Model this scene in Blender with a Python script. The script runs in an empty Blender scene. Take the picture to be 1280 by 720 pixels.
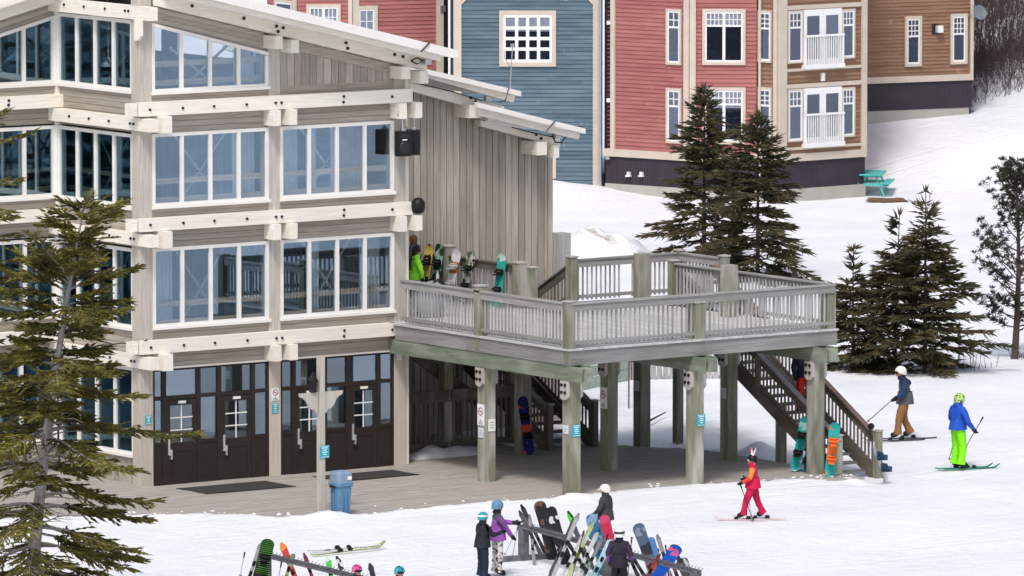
import bpy, bmesh, math, random
from mathutils import Vector, Matrix, Euler
random.seed(7)
rnd = random.random
def ru(a, b): return a + (b - a) * random.random()
SC = bpy.context.scene
COL = SC.collection
# ------------------------------------------------------------------ camera, sky, sun, exposure
AZ = math.radians(54.5)
FPX, HPX = 10000.0, 1010.0
FH = Vector((math.cos(AZ), math.sin(AZ), 0)); RT = Vector((math.sin(AZ), -math.cos(AZ), 0)); UPW = Vector((0, 0, 1))
PIT = math.atan(HPX / FPX)
FW = FH * math.cos(PIT) - UPW * math.sin(PIT); CU = FH * math.sin(PIT) + UPW * math.cos(PIT)
CAM = Vector((-104.70, -161.99, 24.30))
cd = bpy.data.cameras.new('camera'); cam = bpy.data.objects.new('camera', cd); COL.objects.link(cam)
cd.sensor_width = 36; cd.lens = FPX / 1280 * 36; cd.clip_start = 1; cd.clip_end = 5000
cd.dof.use_dof = True; cd.dof.focus_distance = 193; cd.dof.aperture_fstop = 6.3
cam.matrix_world = Matrix((( RT.x, CU.x, -FW.x, CAM.x), (RT.y, CU.y, -FW.y, CAM.y), (RT.z, CU.z, -FW.z, CAM.z), (0, 0, 0, 1)))
SC.camera = cam
SUN_EL, SUN_AZ = math.radians(55), math.radians(222)   # direction the light comes from, azimuth measured from +X
sdir = Vector((math.cos(SUN_EL) * math.cos(SUN_AZ), math.cos(SUN_EL) * math.sin(SUN_AZ), math.sin(SUN_EL)))
sl = bpy.data.lights.new('sun', 'SUN'); so = bpy.data.objects.new('sun', sl); COL.objects.link(so)
sl.energy = 1.5; sl.angle = math.radians(10); sl.color = (1.0, 0.965, 0.925)
so.rotation_euler = (-sdir).to_track_quat('-Z', 'Y').to_euler()
W = bpy.data.worlds.new('World'); SC.world = W; W.use_nodes = True
nt = W.node_tree; bg = nt.nodes['Background']
sky = nt.nodes.new('ShaderNodeTexSky'); sky.sky_type = 'NISHITA'; sky.sun_disc = False
sky.sun_elevation = SUN_EL; sky.sun_rotation = math.pi / 2 - SUN_AZ
sky.air_density = 0.7; sky.dust_density = 4.0; sky.ozone_density = 1.0; sky.altitude = 200
hs = nt.nodes.new('ShaderNodeHueSaturation'); hs.inputs['Saturation'].default_value = 0.72
nt.links.new(sky.outputs[0], hs.inputs['Color']); nt.links.new(hs.outputs[0], bg.inputs[0]); bg.inputs[1].default_value = 0.115
SC.view_settings.view_transform = 'Standard'; SC.view_settings.look = 'None'; SC.view_settings.gamma = 1; SC.view_settings.exposure = 0.50
SC.cycles.max_bounces = 6; SC.cycles.transparent_max_bounces = 16
try: SC.cycles.use_denoising = True
except Exception: pass

# ------------------------------------------------------------------ survey helpers (photo pixel -> point on a surveyed plane)
def ray(px, py): return (FW * FPX + RT * (px - 640) + CU * (360 - py)).normalized()
def PZ(px, py, z=0.0):
    d = ray(px, py); return CAM + d * ((z - CAM.z) / d.z)
def PY(px, py, y=0.0):
    d = ray(px, py); return CAM + d * ((y - CAM.y) / d.y)
def PX(px, py, x=0.0):
    d = ray(px, py); return CAM + d * ((x - CAM.x) / d.x)
def heading(deg):           # 0 = away from the camera, 90 = to the right
    a = math.radians(deg); v = FH * math.cos(a) + RT * math.sin(a); return v
def rot_for(deg):           # z rotation that turns local +Y to that heading
    v = heading(deg); return math.atan2(v.y, v.x) - math.pi / 2

# ------------------------------------------------------------------ object helpers
WLOC = {}
def wl(o):
    return WLOC.get(o.name, Vector((0, 0, 0))) if o else Vector((0, 0, 0))
def props(o, label=None, cat=None, group=None, kind=None):
    if label: o['label'] = label
    if cat: o['category'] = cat
    if group: o['group'] = group
    if kind: o['kind'] = kind
    return o
def thing(name, label, cat, loc=(0, 0, 0), rz=0.0, group=None):
    o = bpy.data.objects.new(name, None); COL.objects.link(o)
    o.location = loc; o.rotation_euler = (0, 0, rz); o.empty_display_size = 0.2
    WLOC[o.name] = Vector(loc)
    return props(o, label, cat, group)
class MB:
    def __init__(s): s.v = []; s.f = []; s.m = []
    def add(s, vs, fs, m=0):
        n = len(s.v); s.v.extend([tuple(p) for p in vs]); s.f.extend([tuple(i + n for i in f) for f in fs]); s.m.extend([m] * len(fs)); return s
    def box(s, x0, x1, y0, y1, z0, z1, m=0):
        return s.add([(x0, y0, z0), (x1, y0, z0), (x1, y1, z0), (x0, y1, z0), (x0, y0, z1), (x1, y0, z1), (x1, y1, z1), (x0, y1, z1)],
                     [(0, 3, 2, 1), (4, 5, 6, 7), (0, 1, 5, 4), (1, 2, 6, 5), (2, 3, 7, 6), (3, 0, 4, 7)], m)
    def beam(s, p0, p1, w, h, up=(0, 0, 1), m=0):
        p0 = Vector(p0); p1 = Vector(p1); d = (p1 - p0).normalized(); up = Vector(up)
        sx = d.cross(up).normalized() * (w / 2); sy = sx.cross(d).normalized() * (h / 2)
        a = [p0 - sx - sy, p0 + sx - sy, p0 + sx + sy, p0 - sx + sy]; b = [q + (p1 - p0) for q in a]
        return s.add(a + b, [(0, 1, 2, 3), (7, 6, 5, 4), (0, 4, 5, 1), (1, 5, 6, 2), (2, 6, 7, 3), (3, 7, 4, 0)], m)
    def prism(s, poly, vec, m=0):
        n = len(poly); vec = Vector(vec); a = [Vector(p) for p in poly]; b = [p + vec for p in a]
        fs = [tuple(range(n))[::-1], tuple(range(n, 2 * n))] + [(i, (i + 1) % n, n + (i + 1) % n, n + i) for i in range(n)]
        return s.add(a + b, fs, m)
    def tube(s, pts, rad, n=6, m=0, caps=True):
        pts = [Vector(p) for p in pts]; k = len(pts)
        if not hasattr(rad, '__len__'): rad = [rad] * k
        vs = []
        for i, p in enumerate(pts):
            d = (pts[min(i + 1, k - 1)] - pts[max(i - 1, 0)]).normalized()
            r = Vector((0, 0, 1)) if abs(d.z) < .9 else Vector((1, 0, 0))
            a = d.cross(r).normalized(); b = d.cross(a)
            for j in range(n):
                t = 2 * math.pi * j / n; vs.append(p + (a * math.cos(t) + b * math.sin(t)) * rad[i])
        fs = [(i * n + j, i * n + (j + 1) % n, (i + 1) * n + (j + 1) % n, (i + 1) * n + j) for i in range(k - 1) for j in range(n)]
        if caps: fs += [tuple(range(n)), tuple(range((k - 1) * n, k * n))[::-1]]
        return s.add(vs, fs, m)
    def lathe(s, prof, n=14, c=(0, 0, 0), m=0):     # prof: (r, z)
        vs = []; c = Vector(c)
        for r, z in prof:
            for j in range(n):
                t = 2 * math.pi * j / n; vs.append(c + Vector((r * math.cos(t), r * math.sin(t), z)))
        k = len(prof)
        fs = [(i * n + j, i * n + (j + 1) % n, (i + 1) * n + (j + 1) % n, (i + 1) * n + j) for i in range(k - 1) for j in range(n)]
        fs += [tuple(range(n))[::-1], tuple(range((k - 1) * n, k * n))]
        return s.add(vs, fs, m)
    def ell(s, c, r, n=10, k=6, m=0, zmin=-1.0):
        c = Vector(c); vs = []; rows = []
        for i in range(k + 1):
            ph = -math.pi / 2 + math.pi * i / k
            z = max(math.sin(ph), zmin)
            rr = math.cos(ph) if z > zmin else math.sqrt(max(0, 1 - zmin * zmin)) * (i / max(1, k))
            for j in range(n):
                t = 2 * math.pi * j / n; vs.append(c + Vector((r[0] * rr * math.cos(t), r[1] * rr * math.sin(t), r[2] * z)))
        fs = [(i * n + j, i * n + (j + 1) % n, (i + 1) * n + (j + 1) % n, (i + 1) * n + j) for i in range(k) for j in range(n)]
        return s.add(vs, fs, m)
    def mesh(s, name, mats, smooth=False):
        me = bpy.data.meshes.new(name); me.from_pydata(s.v, [], s.f)
        for m in (mats if isinstance(mats, (list, tuple)) else [mats]): me.materials.append(m)
        if any(s.m): me.polygons.foreach_set('material_index', s.m)
        if smooth: me.polygons.foreach_set('use_smooth', [True] * len(s.f))
        me.update(); return me
    def build(s, name, mats, parent=None, local=False, smooth=False):
        if local: o0 = Vector((0, 0, 0))
        else:
            xs = [p[0] for p in s.v]; ys = [p[1] for p in s.v]; zs = [p[2] for p in s.v]
            o0 = Vector(((min(xs) + max(xs)) / 2, (min(ys) + max(ys)) / 2, min(zs)))
            s.v = [(p[0] - o0.x, p[1] - o0.y, p[2] - o0.z) for p in s.v]
        me = s.mesh(name, mats, smooth)
        o = bpy.data.objects.new(name, me); COL.objects.link(o)
        if parent: o.parent = parent
        if not local:
            o.location = o0 - wl(parent); WLOC[o.name] = o0
        return o
CUBES = {}
def bx(name, mat, parent, x0, x1, y0, y1, z0, z1):      # many alike boards share one unit-cube mesh per material
    me = CUBES.get(mat.name)
    if me is None: me = CUBES[mat.name] = MB().box(-.5, .5, -.5, .5, -.5, .5).mesh('board', mat)
    o = bpy.data.objects.new(name, me); COL.objects.link(o); o.parent = parent
    o.location = Vector(((x0 + x1) / 2, (y0 + y1) / 2, (z0 + z1) / 2)) - wl(parent); o.scale = (x1 - x0, y1 - y0, z1 - z0)
    return o
def inst(name, me, parent, wloc, rz=0.0, scale=(1, 1, 1)):
    o = bpy.data.objects.new(name, me); COL.objects.link(o); o.parent = parent
    o.location = Vector(wloc) - wl(parent); o.rotation_euler = (0, 0, rz); o.scale = scale; return o
def copy_tree(o, parent=None):
    c = o.copy(); COL.objects.link(c)
    if parent: c.parent = parent
    for ch in list(o.children): copy_tree(ch, c)
    return c

# ------------------------------------------------------------------ materials
def newmat(name):
    m = bpy.data.materials.new(name); m.use_nodes = True; return m, m.node_tree, m.node_tree.nodes['Principled BSDF']
def plain(name, col, rough=.6, metal=0.0, var=0.08, scale=6.0, bump=0.0, bscale=40.0, spec=.22):
    m, t, b = newmat(name); b.inputs['Roughness'].default_value = rough; b.inputs['Metallic'].default_value = metal; b.inputs['Specular IOR Level'].default_value = .5 if metal else spec
    N = t.nodes; L = t.links
    geo = N.new('ShaderNodeNewGeometry'); nz = N.new('ShaderNodeTexNoise'); nz.inputs['Scale'].default_value = scale; nz.inputs['Detail'].default_value = 5
    L.new(geo.outputs['Position'], nz.inputs['Vector'])
    mx = N.new('ShaderNodeMix'); mx.data_type = 'RGBA'
    mx.inputs['A'].default_value = (*[c * (1 - var * 2) for c in col], 1); mx.inputs['B'].default_value = (*[min(1, c * (1 + var * 2)) for c in col], 1)
    L.new(nz.outputs['Fac'], mx.inputs['Factor']); L.new(mx.outputs['Result'], b.inputs['Base Color'])
    if bump:
        n2 = N.new('ShaderNodeTexNoise'); n2.inputs['Scale'].default_value = bscale; n2.inputs['Detail'].default_value = 4; L.new(geo.outputs['Position'], n2.inputs['Vector'])
        bp = N.new('ShaderNodeBump'); bp.inputs['Strength'].default_value = bump; bp.inputs['Distance'].default_value = .02
        L.new(n2.outputs['Fac'], bp.inputs['Height']); L.new(bp.outputs[0], b.inputs['Normal'])
    return m
def wood(name, col, col2, axis, rough=.75, stain=None, stain_amt=.5, piece=.25, grain=1.0):
    """weathered timber: streaks along one axis, a tone per board, blotches of a second colour"""
    m, t, b = newmat(name); N = t.nodes; L = t.links; b.inputs['Roughness'].default_value = rough; b.inputs['Specular IOR Level'].default_value = .2
    geo = N.new('ShaderNodeNewGeometry'); oi = N.new('ShaderNodeObjectInfo')
    mp = N.new('ShaderNodeMapping'); sc = [34.0, 34.0, 34.0]; sc['XYZ'.index(axis)] = 1.1; mp.inputs['Scale'].default_value = sc
    addv = N.new('ShaderNodeVectorMath'); addv.operation = 'MULTIPLY_ADD'
    L.new(oi.outputs['Random'], addv.inputs[0]); addv.inputs[1].default_value = (13, 17, 19); L.new(geo.outputs['Position'], addv.inputs[2])
    L.new(addv.outputs[0], mp.inputs['Vector'])
    n1 = N.new('ShaderNodeTexNoise'); n1.inputs['Scale'].default_value = 1; n1.inputs['Detail'].default_value = 6; n1.inputs['Roughness'].default_value = .65
    L.new(mp.outputs[0], n1.inputs['Vector'])
    cr = N.new('ShaderNodeValToRGB'); cr.color_ramp.elements[0].position = .3; cr.color_ramp.elements[1].position = .72
    k = .60 + .34 * (1 - grain)
    cr.color_ramp.elements[0].color = (*[c * k for c in col], 1); cr.color_ramp.elements[1].color = (*[min(1, c * 1.16) for c in col], 1)
    L.new(n1.outputs['Fac'], cr.inputs[0])
    n2 = N.new('ShaderNodeTexNoise'); n2.inputs['Scale'].default_value = 1.3; n2.inputs['Detail'].default_value = 5
    mp2 = N.new('ShaderNodeMapping'); s2 = [2.2, 2.2, 2.2]; s2['XYZ'.index(axis)] = .5; mp2.inputs['Scale'].default_value = s2
    L.new(addv.outputs[0], mp2.inputs['Vector']); L.new(mp2.outputs[0], n2.inputs['Vector'])
    r2 = N.new('ShaderNodeMapRange'); r2.inputs[1].default_value = .45; r2.inputs[2].default_value = .72; r2.inputs[4].default_value = stain_amt
    L.new(n2.outputs['Fac'], r2.inputs[0])
    mx = N.new('ShaderNodeMix'); mx.data_type = 'RGBA'; L.new(r2.outputs[0], mx.inputs['Factor']); L.new(cr.outputs[0], mx.inputs['A'])
    mx.inputs['B'].default_value = (*(stain or col2), 1)
    hv = N.new('ShaderNodeHueSaturation'); mr = N.new('ShaderNodeMapRange'); mr.inputs[3].default_value = 1 - piece; mr.inputs[4].default_value = 1 + piece * .6
    L.new(oi.outputs['Random'], mr.inputs[0]); L.new(mr.outputs[0], hv.inputs['Value']); L.new(mx.outputs['Result'], hv.inputs['Color'])
    L.new(hv.outputs[0], b.inputs['Base Color'])
    bp = N.new('ShaderNodeBump'); bp.inputs['Strength'].default_value = .35; bp.inputs['Distance'].default_value = .01
    L.new(n1.outputs['Fac'], bp.inputs['Height']); L.new(bp.outputs[0], b.inputs['Normal'])
    return m
def glass(name, tint, gloss, refl, rough=.012, tilt=.012):
    m, t, b = newmat(name); N = t.nodes; L = t.links; N.remove(b)
    tr = N.new('ShaderNodeBsdfTransparent'); tr.inputs[0].default_value = (*tint, 1)
    gl = N.new('ShaderNodeBsdfGlossy'); gl.inputs['Color'].default_value = (*gloss, 1); gl.inputs['Roughness'].default_value = rough
    geo = N.new('ShaderNodeNewGeometry'); nz = N.new('ShaderNodeTexNoise'); nz.inputs['Scale'].default_value = .9; L.new(geo.outputs['Position'], nz.inputs['Vector'])
    # every pane sits a hair out of true, so its neighbour mirrors a slightly different patch of the hill
    oi = N.new('ShaderNodeObjectInfo'); wn = N.new('ShaderNodeTexWhiteNoise'); wn.noise_dimensions = '1D'; L.new(oi.outputs['Random'], wn.inputs['W'])
    sb = N.new('ShaderNodeVectorMath'); sb.operation = 'SUBTRACT'; L.new(wn.outputs['Color'], sb.inputs[0]); sb.inputs[1].default_value = (.5, .5, .5)
    ma = N.new('ShaderNodeVectorMath'); ma.operation = 'MULTIPLY_ADD'; L.new(sb.outputs[0], ma.inputs[0]); ma.inputs[1].default_value = (tilt * 2,) * 3; L.new(geo.outputs['Normal'], ma.inputs[2])
    nm = N.new('ShaderNodeVectorMath'); nm.operation = 'NORMALIZE'; L.new(ma.outputs[0], nm.inputs[0])
    bp = N.new('ShaderNodeBump'); bp.inputs['Strength'].default_value = .010; bp.inputs['Distance'].default_value = .03; L.new(nm.outputs[0], bp.inputs['Normal'])
    L.new(nz.outputs['Fac'], bp.inputs['Height']); L.new(bp.outputs[0], gl.inputs['Normal'])
    pv = N.new('ShaderNodeMix'); pv.data_type = 'RGBA'; L.new(wn.outputs['Value'], pv.inputs['Factor']); pv.inputs['A'].default_value = (*[c * .72 for c in gloss], 1); pv.inputs['B'].default_value = (*[min(1, c * 1.18) for c in gloss], 1); L.new(pv.outputs['Result'], gl.inputs['Color'])
    fr = N.new('ShaderNodeLayerWeight'); fr.inputs[0].default_value = .5
    mr = N.new('ShaderNodeMapRange'); mr.inputs[3].default_value = refl; mr.inputs[4].default_value = min(1, refl + .5)
    L.new(fr.outputs['Fresnel'], mr.inputs[0])
    ms = N.new('ShaderNodeMixShader'); L.new(mr.outputs[0], ms.inputs[0]); L.new(tr.outputs[0], ms.inputs[1]); L.new(gl.outputs[0], ms.inputs[2])
    L.new(ms.outputs[0], N['Material Output'].inputs[0]); return m
def foliage(name, c1, c2, c3, rough=.6):
    m, t, b = newmat(name); N = t.nodes; L = t.links; b.inputs['Roughness'].default_value = rough
    geo = N.new('ShaderNodeNewGeometry'); cr = N.new('ShaderNodeValToRGB')
    cr.color_ramp.elements[0].color = (*c1, 1); cr.color_ramp.elements[1].color = (*c3, 1); e = cr.color_ramp.elements.new(.5); e.color = (*c2, 1)
    nz = N.new('ShaderNodeTexNoise'); nz.inputs['Scale'].default_value = 1.6; L.new(geo.outputs['Position'], nz.inputs['Vector'])
    ma = N.new('ShaderNodeMath'); ma.operation = 'MULTIPLY_ADD'; ma.inputs[1].default_value = .55
    mb = N.new('ShaderNodeMath'); mb.operation = 'MULTIPLY_ADD'; mb.inputs[1].default_value = 1.4; mb.inputs[2].default_value = -.45
    L.new(nz.outputs['Fac'], mb.inputs[0]); L.new(geo.outputs['Random Per Island'], ma.inputs[0]); L.new(mb.outputs[0], ma.inputs[2])
    L.new(ma.outputs[0], cr.inputs[0]); L.new(cr.outputs[0], b.inputs['Base Color']); b.inputs['Specular IOR Level'].default_value = .25
    return m
def graphic(name, cols, scale=3.0, kind='noise', rough=.35):
    """printed topsheet: hard-edged patches or stripes in object space"""
    m, t, b = newmat(name); N = t.nodes; L = t.links; b.inputs['Roughness'].default_value = max(rough, .55); b.inputs['Specular IOR Level'].default_value = .06
    tc = N.new('ShaderNodeTexCoord')
    if kind == 'stripe':
        tx = N.new('ShaderNodeTexWave'); tx.bands_direction = 'Z'; tx.inputs['Scale'].default_value = scale; tx.inputs['Distortion'].default_value = .3; out = tx.outputs['Fac']
    elif kind == 'voronoi':
        tx = N.new('ShaderNodeTexVoronoi'); tx.inputs['Scale'].default_value = scale; out = tx.outputs['Distance']
    else:
        tx = N.new('ShaderNodeTexNoise'); tx.inputs['Scale'].default_value = scale; tx.inputs['Detail'].default_value = 2; out = tx.outputs['Fac']
    L.new(tc.outputs['Object'], tx.inputs['Vector'])
    cr = N.new('ShaderNodeValToRGB'); cr.color_ramp.interpolation = 'CONSTANT'; n = len(cols)
    for i, c in enumerate(cols):
        if kind == 'stripe': p = i / n
        elif kind == 'voronoi': p = .8 * i / n
        else: p = 0 if i == 0 else .36 + .26 * i / n
        e = cr.color_ramp.elements[i] if i < 2 else cr.color_ramp.elements.new(p)
        e.position = p; e.color = (*c, 1)
    L.new(out, cr.inputs[0]); L.new(cr.outputs[0], b.inputs['Base Color']); return m
def snow(name):
    m, t, b = newmat(name); N = t.nodes; L = t.links; b.inputs['Roughness'].default_value = .55; b.inputs['Specular IOR Level'].default_value = .3
    geo = N.new('ShaderNodeNewGeometry'); n1 = N.new('ShaderNodeTexNoise'); n1.inputs['Scale'].default_value = .35; n1.inputs['Detail'].default_value = 6
    L.new(geo.outputs['Position'], n1.inputs['Vector'])
    cr = N.new('ShaderNodeValToRGB'); cr.color_ramp.elements[0].position = .3; cr.color_ramp.elements[1].position = .65
    cr.color_ramp.elements[0].color = (.765, .785, .83, 1); cr.color_ramp.elements[1].color = (.85, .86, .885, 1)
    L.new(n1.outputs['Fac'], cr.inputs[0]); L.new(cr.outputs[0], b.inputs['Base Color'])
    n2 = N.new('ShaderNodeTexNoise'); n2.inputs['Scale'].default_value = 2.6; n2.inputs['Detail'].default_value = 8; n2.inputs['Roughness'].default_value = .62; L.new(geo.outputs['Position'], n2.inputs['Vector'])
    h = n2.outputs['Fac']
    # old ski tracks: long thin furrows in three crossing directions
    for ang, sc, amp in ((20, 5.0, .22), (-38, 4.0, .18), (75, 6.0, .14)):
        mp = N.new('ShaderNodeMapping'); mp.vector_type = 'POINT'; mp.inputs['Rotation'].default_value = (0, 0, math.radians(ang)); mp.inputs['Scale'].default_value = (.14, sc, .3)
        L.new(geo.outputs['Position'], mp.inputs[0]); k = N.new('ShaderNodeTexNoise'); k.inputs['Scale'].default_value = 1; k.inputs['Detail'].default_value = 2; k.inputs['Distortion'].default_value = .6; L.new(mp.outputs[0], k.inputs['Vector'])
        r = N.new('ShaderNodeMapRange'); r.inputs[1].default_value = .58; r.inputs[2].default_value = .68; r.inputs[3].default_value = 0; r.inputs[4].default_value = -amp; L.new(k.outputs['Fac'], r.inputs[0])
        ad = N.new('ShaderNodeMath'); L.new(h, ad.inputs[0]); L.new(r.outputs[0], ad.inputs[1]); h = ad.outputs[0]
    vo = N.new('ShaderNodeTexVoronoi'); vo.inputs['Scale'].default_value = 1.5; L.new(geo.outputs['Position'], vo.inputs['Vector'])      # boot prints
    r = N.new('ShaderNodeMapRange'); r.inputs[1].default_value = .05; r.inputs[2].default_value = .16; r.inputs[3].default_value = -.22; r.inputs[4].default_value = 0; L.new(vo.outputs['Distance'], r.inputs[0])
    ad = N.new('ShaderNodeMath'); L.new(h, ad.inputs[0]); L.new(r.outputs[0], ad.inputs[1]); h = ad.outputs[0]
    bp = N.new('ShaderNodeBump'); bp.inputs['Strength'].default_value = .6; bp.inputs['Distance'].default_value = .17
    L.new(h, bp.inputs['Height']); L.new(bp.outputs[0], b.inputs['Normal']); return m

TAUPE = (.46, .405, .345)
M = {}
M['board_x'] = wood('weathered board along facade', TAUPE, (.47, .43, .39), 'X', stain_amt=.5, piece=.18)
M['board_y'] = wood('weathered board along side', TAUPE, (.47, .43, .39), 'Y', stain_amt=.5, piece=.18)
M['board_z'] = wood('weathered upright board', (.445, .395, .34), (.53, .485, .43), 'Z', stain_amt=.55, piece=.24)
M['post_z'] = wood('pale weathered post', (.57, .53, .465), (.47, .42, .36), 'Z', stain_amt=.5, piece=.1)
M['beige_z'] = wood('beige painted post', (.60, .53, .45), (.55, .47, .40), 'Z', stain_amt=.4, piece=.06, grain=.4)
M['cream_x'] = wood('cream painted beam', (.82, .775, .69), (.74, .68, .58), 'X', rough=.55, stain_amt=.35, piece=.05, grain=.2)
M['cream_y'] = wood('cream painted side beam', (.82, .775, .69), (.74, .68, .58), 'Y', rough=.55, stain_amt=.35, piece=.05, grain=.2)
M['cream_z'] = wood('cream painted block', (.80, .755, .67), (.72, .66, .57), 'Z', rough=.55, stain_amt=.35, piece=.06, grain=.2)
M['white'] = plain('white window paint', (.80, .78, .74), .45, var=.04, scale=3)
M['brown'] = plain('dark brown door enamel', (.030, .023, .021), .4, var=.15, scale=4)
M['glass_f'] = glass('tinted facade glass', (.95, .97, .985), (.34, .48, .62), -.045)
M['glass_d'] = glass('clear door glass', (.66, .70, .72), (.60, .70, .80), .2)
M['glass_s'] = glass('tinted side glass', (.74, .84, .87), (.4, .55, .65), -.04)
M['glass_b'] = glass('house window glass', (.86, .88, .92), (.30, .34, .44), .0)
M['dark_in'] = plain('dim interior wall', (.10, .13, .15), .8, var=.2, scale=1)
M['wall_in'] = wood('pale interior panelling', (.55, .60, .66), (.38, .43, .48), 'Z', stain_amt=.8)
M['floor_in'] = plain('interior floor', (.12, .10, .085), .6, var=.2, scale=2)
M['pine_in'] = wood('varnished pine rail', (.80, .64, .48), (.68, .50, .34), 'X', rough=.6)
M['steel'] = plain('galvanised steel', (.50, .52, .53), .38, .85, var=.08)
M['chrome'] = plain('bright handle metal', (.75, .76, .77), .25, .9, var=.03)
M['iron'] = plain('dark bolt iron', (.03, .03, .032), .5, .5)
M['black'] = plain('black plastic', (.012, .012, .013), .45, var=.2)
M['rubber'] = plain('dark rubber mat', (.045, .045, .045), .85, var=.25, scale=10, bump=.4, bscale=90)
GREY, GREEN = (.35, .345, .335), (.20, .225, .185)
M['dk_x'] = wood('grey deck timber along front', GREY, GREEN, 'X', stain_amt=.35, piece=.22)
M['dk_y'] = wood('grey deck timber along side', GREY, (.21, .205, .215), 'Y', stain_amt=.65, piece=.22)
M['dk_z'] = wood('grey deck baluster', (.45, .445, .435), (.34, .355, .32), 'Z', stain_amt=.4, piece=.25)
M['gr_y'] = wood('mossy green timber beam', (.20, .235, .175), (.36, .38, .33), 'Y', stain_amt=.85, piece=.15)
M['gr_z'] = wood('mossy timber post', (.225, .23, .165), (.43, .425, .40), 'Z', stain_amt=.95, piece=.28)
M['dkfl'] = wood('walked deck plank', (.58, .575, .565), (.42, .42, .40), 'Y', stain_amt=.4, piece=.15)
M['terr'] = wood('boardwalk plank', (.54, .50, .455), (.38, .35, .32), 'X', stain_amt=.5, piece=.2)
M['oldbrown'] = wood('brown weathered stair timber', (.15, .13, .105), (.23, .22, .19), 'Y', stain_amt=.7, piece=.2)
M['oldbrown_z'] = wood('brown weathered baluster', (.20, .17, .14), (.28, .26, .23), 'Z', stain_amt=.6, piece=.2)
M['redcap'] = plain('worn reddish handrail cap', (.17, .115, .10), .6, var=.25, scale=9)
M['tread'] = wood('grey stair tread', (.20, .21, .215), (.30, .31, .32), 'X', stain_amt=.5, piece=.15)
M['gusset'] = wood('pale bolted gusset plank', (.50, .48, .46), (.52, .40, .30), 'Z', stain_amt=.5, piece=.1)
M['snow'] = snow('packed snow')
M['teal'] = plain('teal sign face', (.03, .36, .44), .4, var=.04)
M['signwhite'] = plain('white print', (.82, .82, .82), .5, var=.02)
M['signred'] = plain('red print', (.35, .03, .03), .5)
M['signgrey'] = plain('pale notice paper', (.62, .68, .72), .6, var=.08)
M['binblue'] = plain('blue bin plastic', (.10, .22, .36), .5, var=.1)
M['bingrey'] = plain('grey blue bin lid plastic', (.20, .28, .37), .5, var=.08)
M['concrete'] = plain('foundation concrete', (.40, .385, .35), .9, var=.15, scale=1.2, bump=.3)
M['skirt'] = plain('dark ribbed skirting', (.045, .038, .05), .6, var=.15, scale=2)
M['trim'] = plain('cream corner trim', (.55, .48, .40), .6, var=.08, scale=2)
M['skin'] = plain('skin', (.55, .34, .26), .55, var=.03)
M['bark'] = plain('grey spruce bark', (.36, .33, .32), .9, var=.3, scale=14, bump=.6, bscale=30)
M['bark_d'] = plain('dark conifer bark', (.075, .055, .045), .9, var=.3, scale=12, bump=.5)
M['twig'] = plain('bare grey twig', (.20, .17, .15), .85, var=.2)
M['needle1'] = foliage('olive spruce needles', (.018, .022, .005), (.085, .080, .016), (.25, .21, .05))
M['needle2'] = foliage('dark spruce needles', (.014, .016, .008), (.050, .050, .023), (.15, .112, .055))
M['needle3'] = foliage('dark pine needles', (.014, .016, .010), (.040, .042, .027), (.09, .088, .06))
M['brush'] = plain('bare reddish brush twigs', (.085, .062, .06), .9, var=.3, scale=3)
M['redtwig'] = plain('red osier twigs', (.22, .06, .06), .8, var=.2)
M['pebble'] = plain('bare brown earth', (.16, .095, .06), .95, var=.35, scale=5, bump=.6)
M['fence_g'] = wood('pale green fence board', (.40, .47, .40), (.46, .52, .46), 'X', stain_amt=.5)
def dirty():
    m = snow('dirty snow'); t = m.node_tree; b = t.nodes['Principled BSDF']; N = t.nodes; L = t.links
    geo = N.new('ShaderNodeNewGeometry'); n1 = N.new('ShaderNodeTexNoise'); n1.inputs['Scale'].default_value = 1.4; n1.inputs['Detail'].default_value = 7; L.new(geo.outputs['Position'], n1.inputs['Vector'])
    r = N.new('ShaderNodeMapRange'); r.inputs[1].default_value = .56; r.inputs[2].default_value = .66; r.inputs[4].default_value = .75; L.new(n1.outputs['Fac'], r.inputs[0])
    src = b.inputs['Base Color'].links[0].from_socket; mx = N.new('ShaderNodeMix'); mx.data_type = 'RGBA'; L.new(r.outputs[0], mx.inputs['Factor']); L.new(src, mx.inputs['A']); mx.inputs['B'].default_value = (.33, .27, .21, 1); L.new(mx.outputs['Result'], b.inputs['Base Color']); return m
M['snow_dirty'] = dirty()
M['drape_reflection'] = plain('pale blue grey drape', (.58, .64, .70), .9, var=.1)
# ------------------------------------------------------------------ ground
def sst(a, b, x):
    t = max(0, min(1, (x - a) / (b - a))); return t * t * (3 - 2 * t)
TERR = [(-6.5, -3.2), (-3.6, -4.3), (-1.6, -5.0), (-.7, -6.6), (-.2, -7.15), (1.7, -7.6), (4.5, -7.65), (6.6, -7.85), (9.3, -7.5), (11.0, -7.6), (13.1, -8.1), (14.4, -8.35), (15.2, -8.2), (15.3, -5.0), (15.3, -1.6), (14.4, -.6), (13.9, .7), (11.9, 1.3), (11.7, 5.0), (-6.5, 5.0)]
def indist(x, y):           # signed distance to the terrace outline, positive inside
    ins = False; dm = 1e9; n = len(TERR)
    for i in range(n):
        x1, y1 = TERR[i]; x2, y2 = TERR[(i + 1) % n]
        if (y1 > y) != (y2 > y) and x < (x2 - x1) * (y - y1) / (y2 - y1) + x1: ins = not ins
        dx, dy = x2 - x1, y2 - y1; t = max(0, min(1, ((x - x1) * dx + (y - y1) * dy) / (dx * dx + dy * dy)))
        d = math.hypot(x - x1 - t * dx, y - y1 - t * dy); dm = min(dm, d)
    return dm if ins else -dm
from mathutils import noise as mnoise
def nz(x, y, s, seed=0): return mnoise.noise(Vector((x * s, y * s, seed)))
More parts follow.
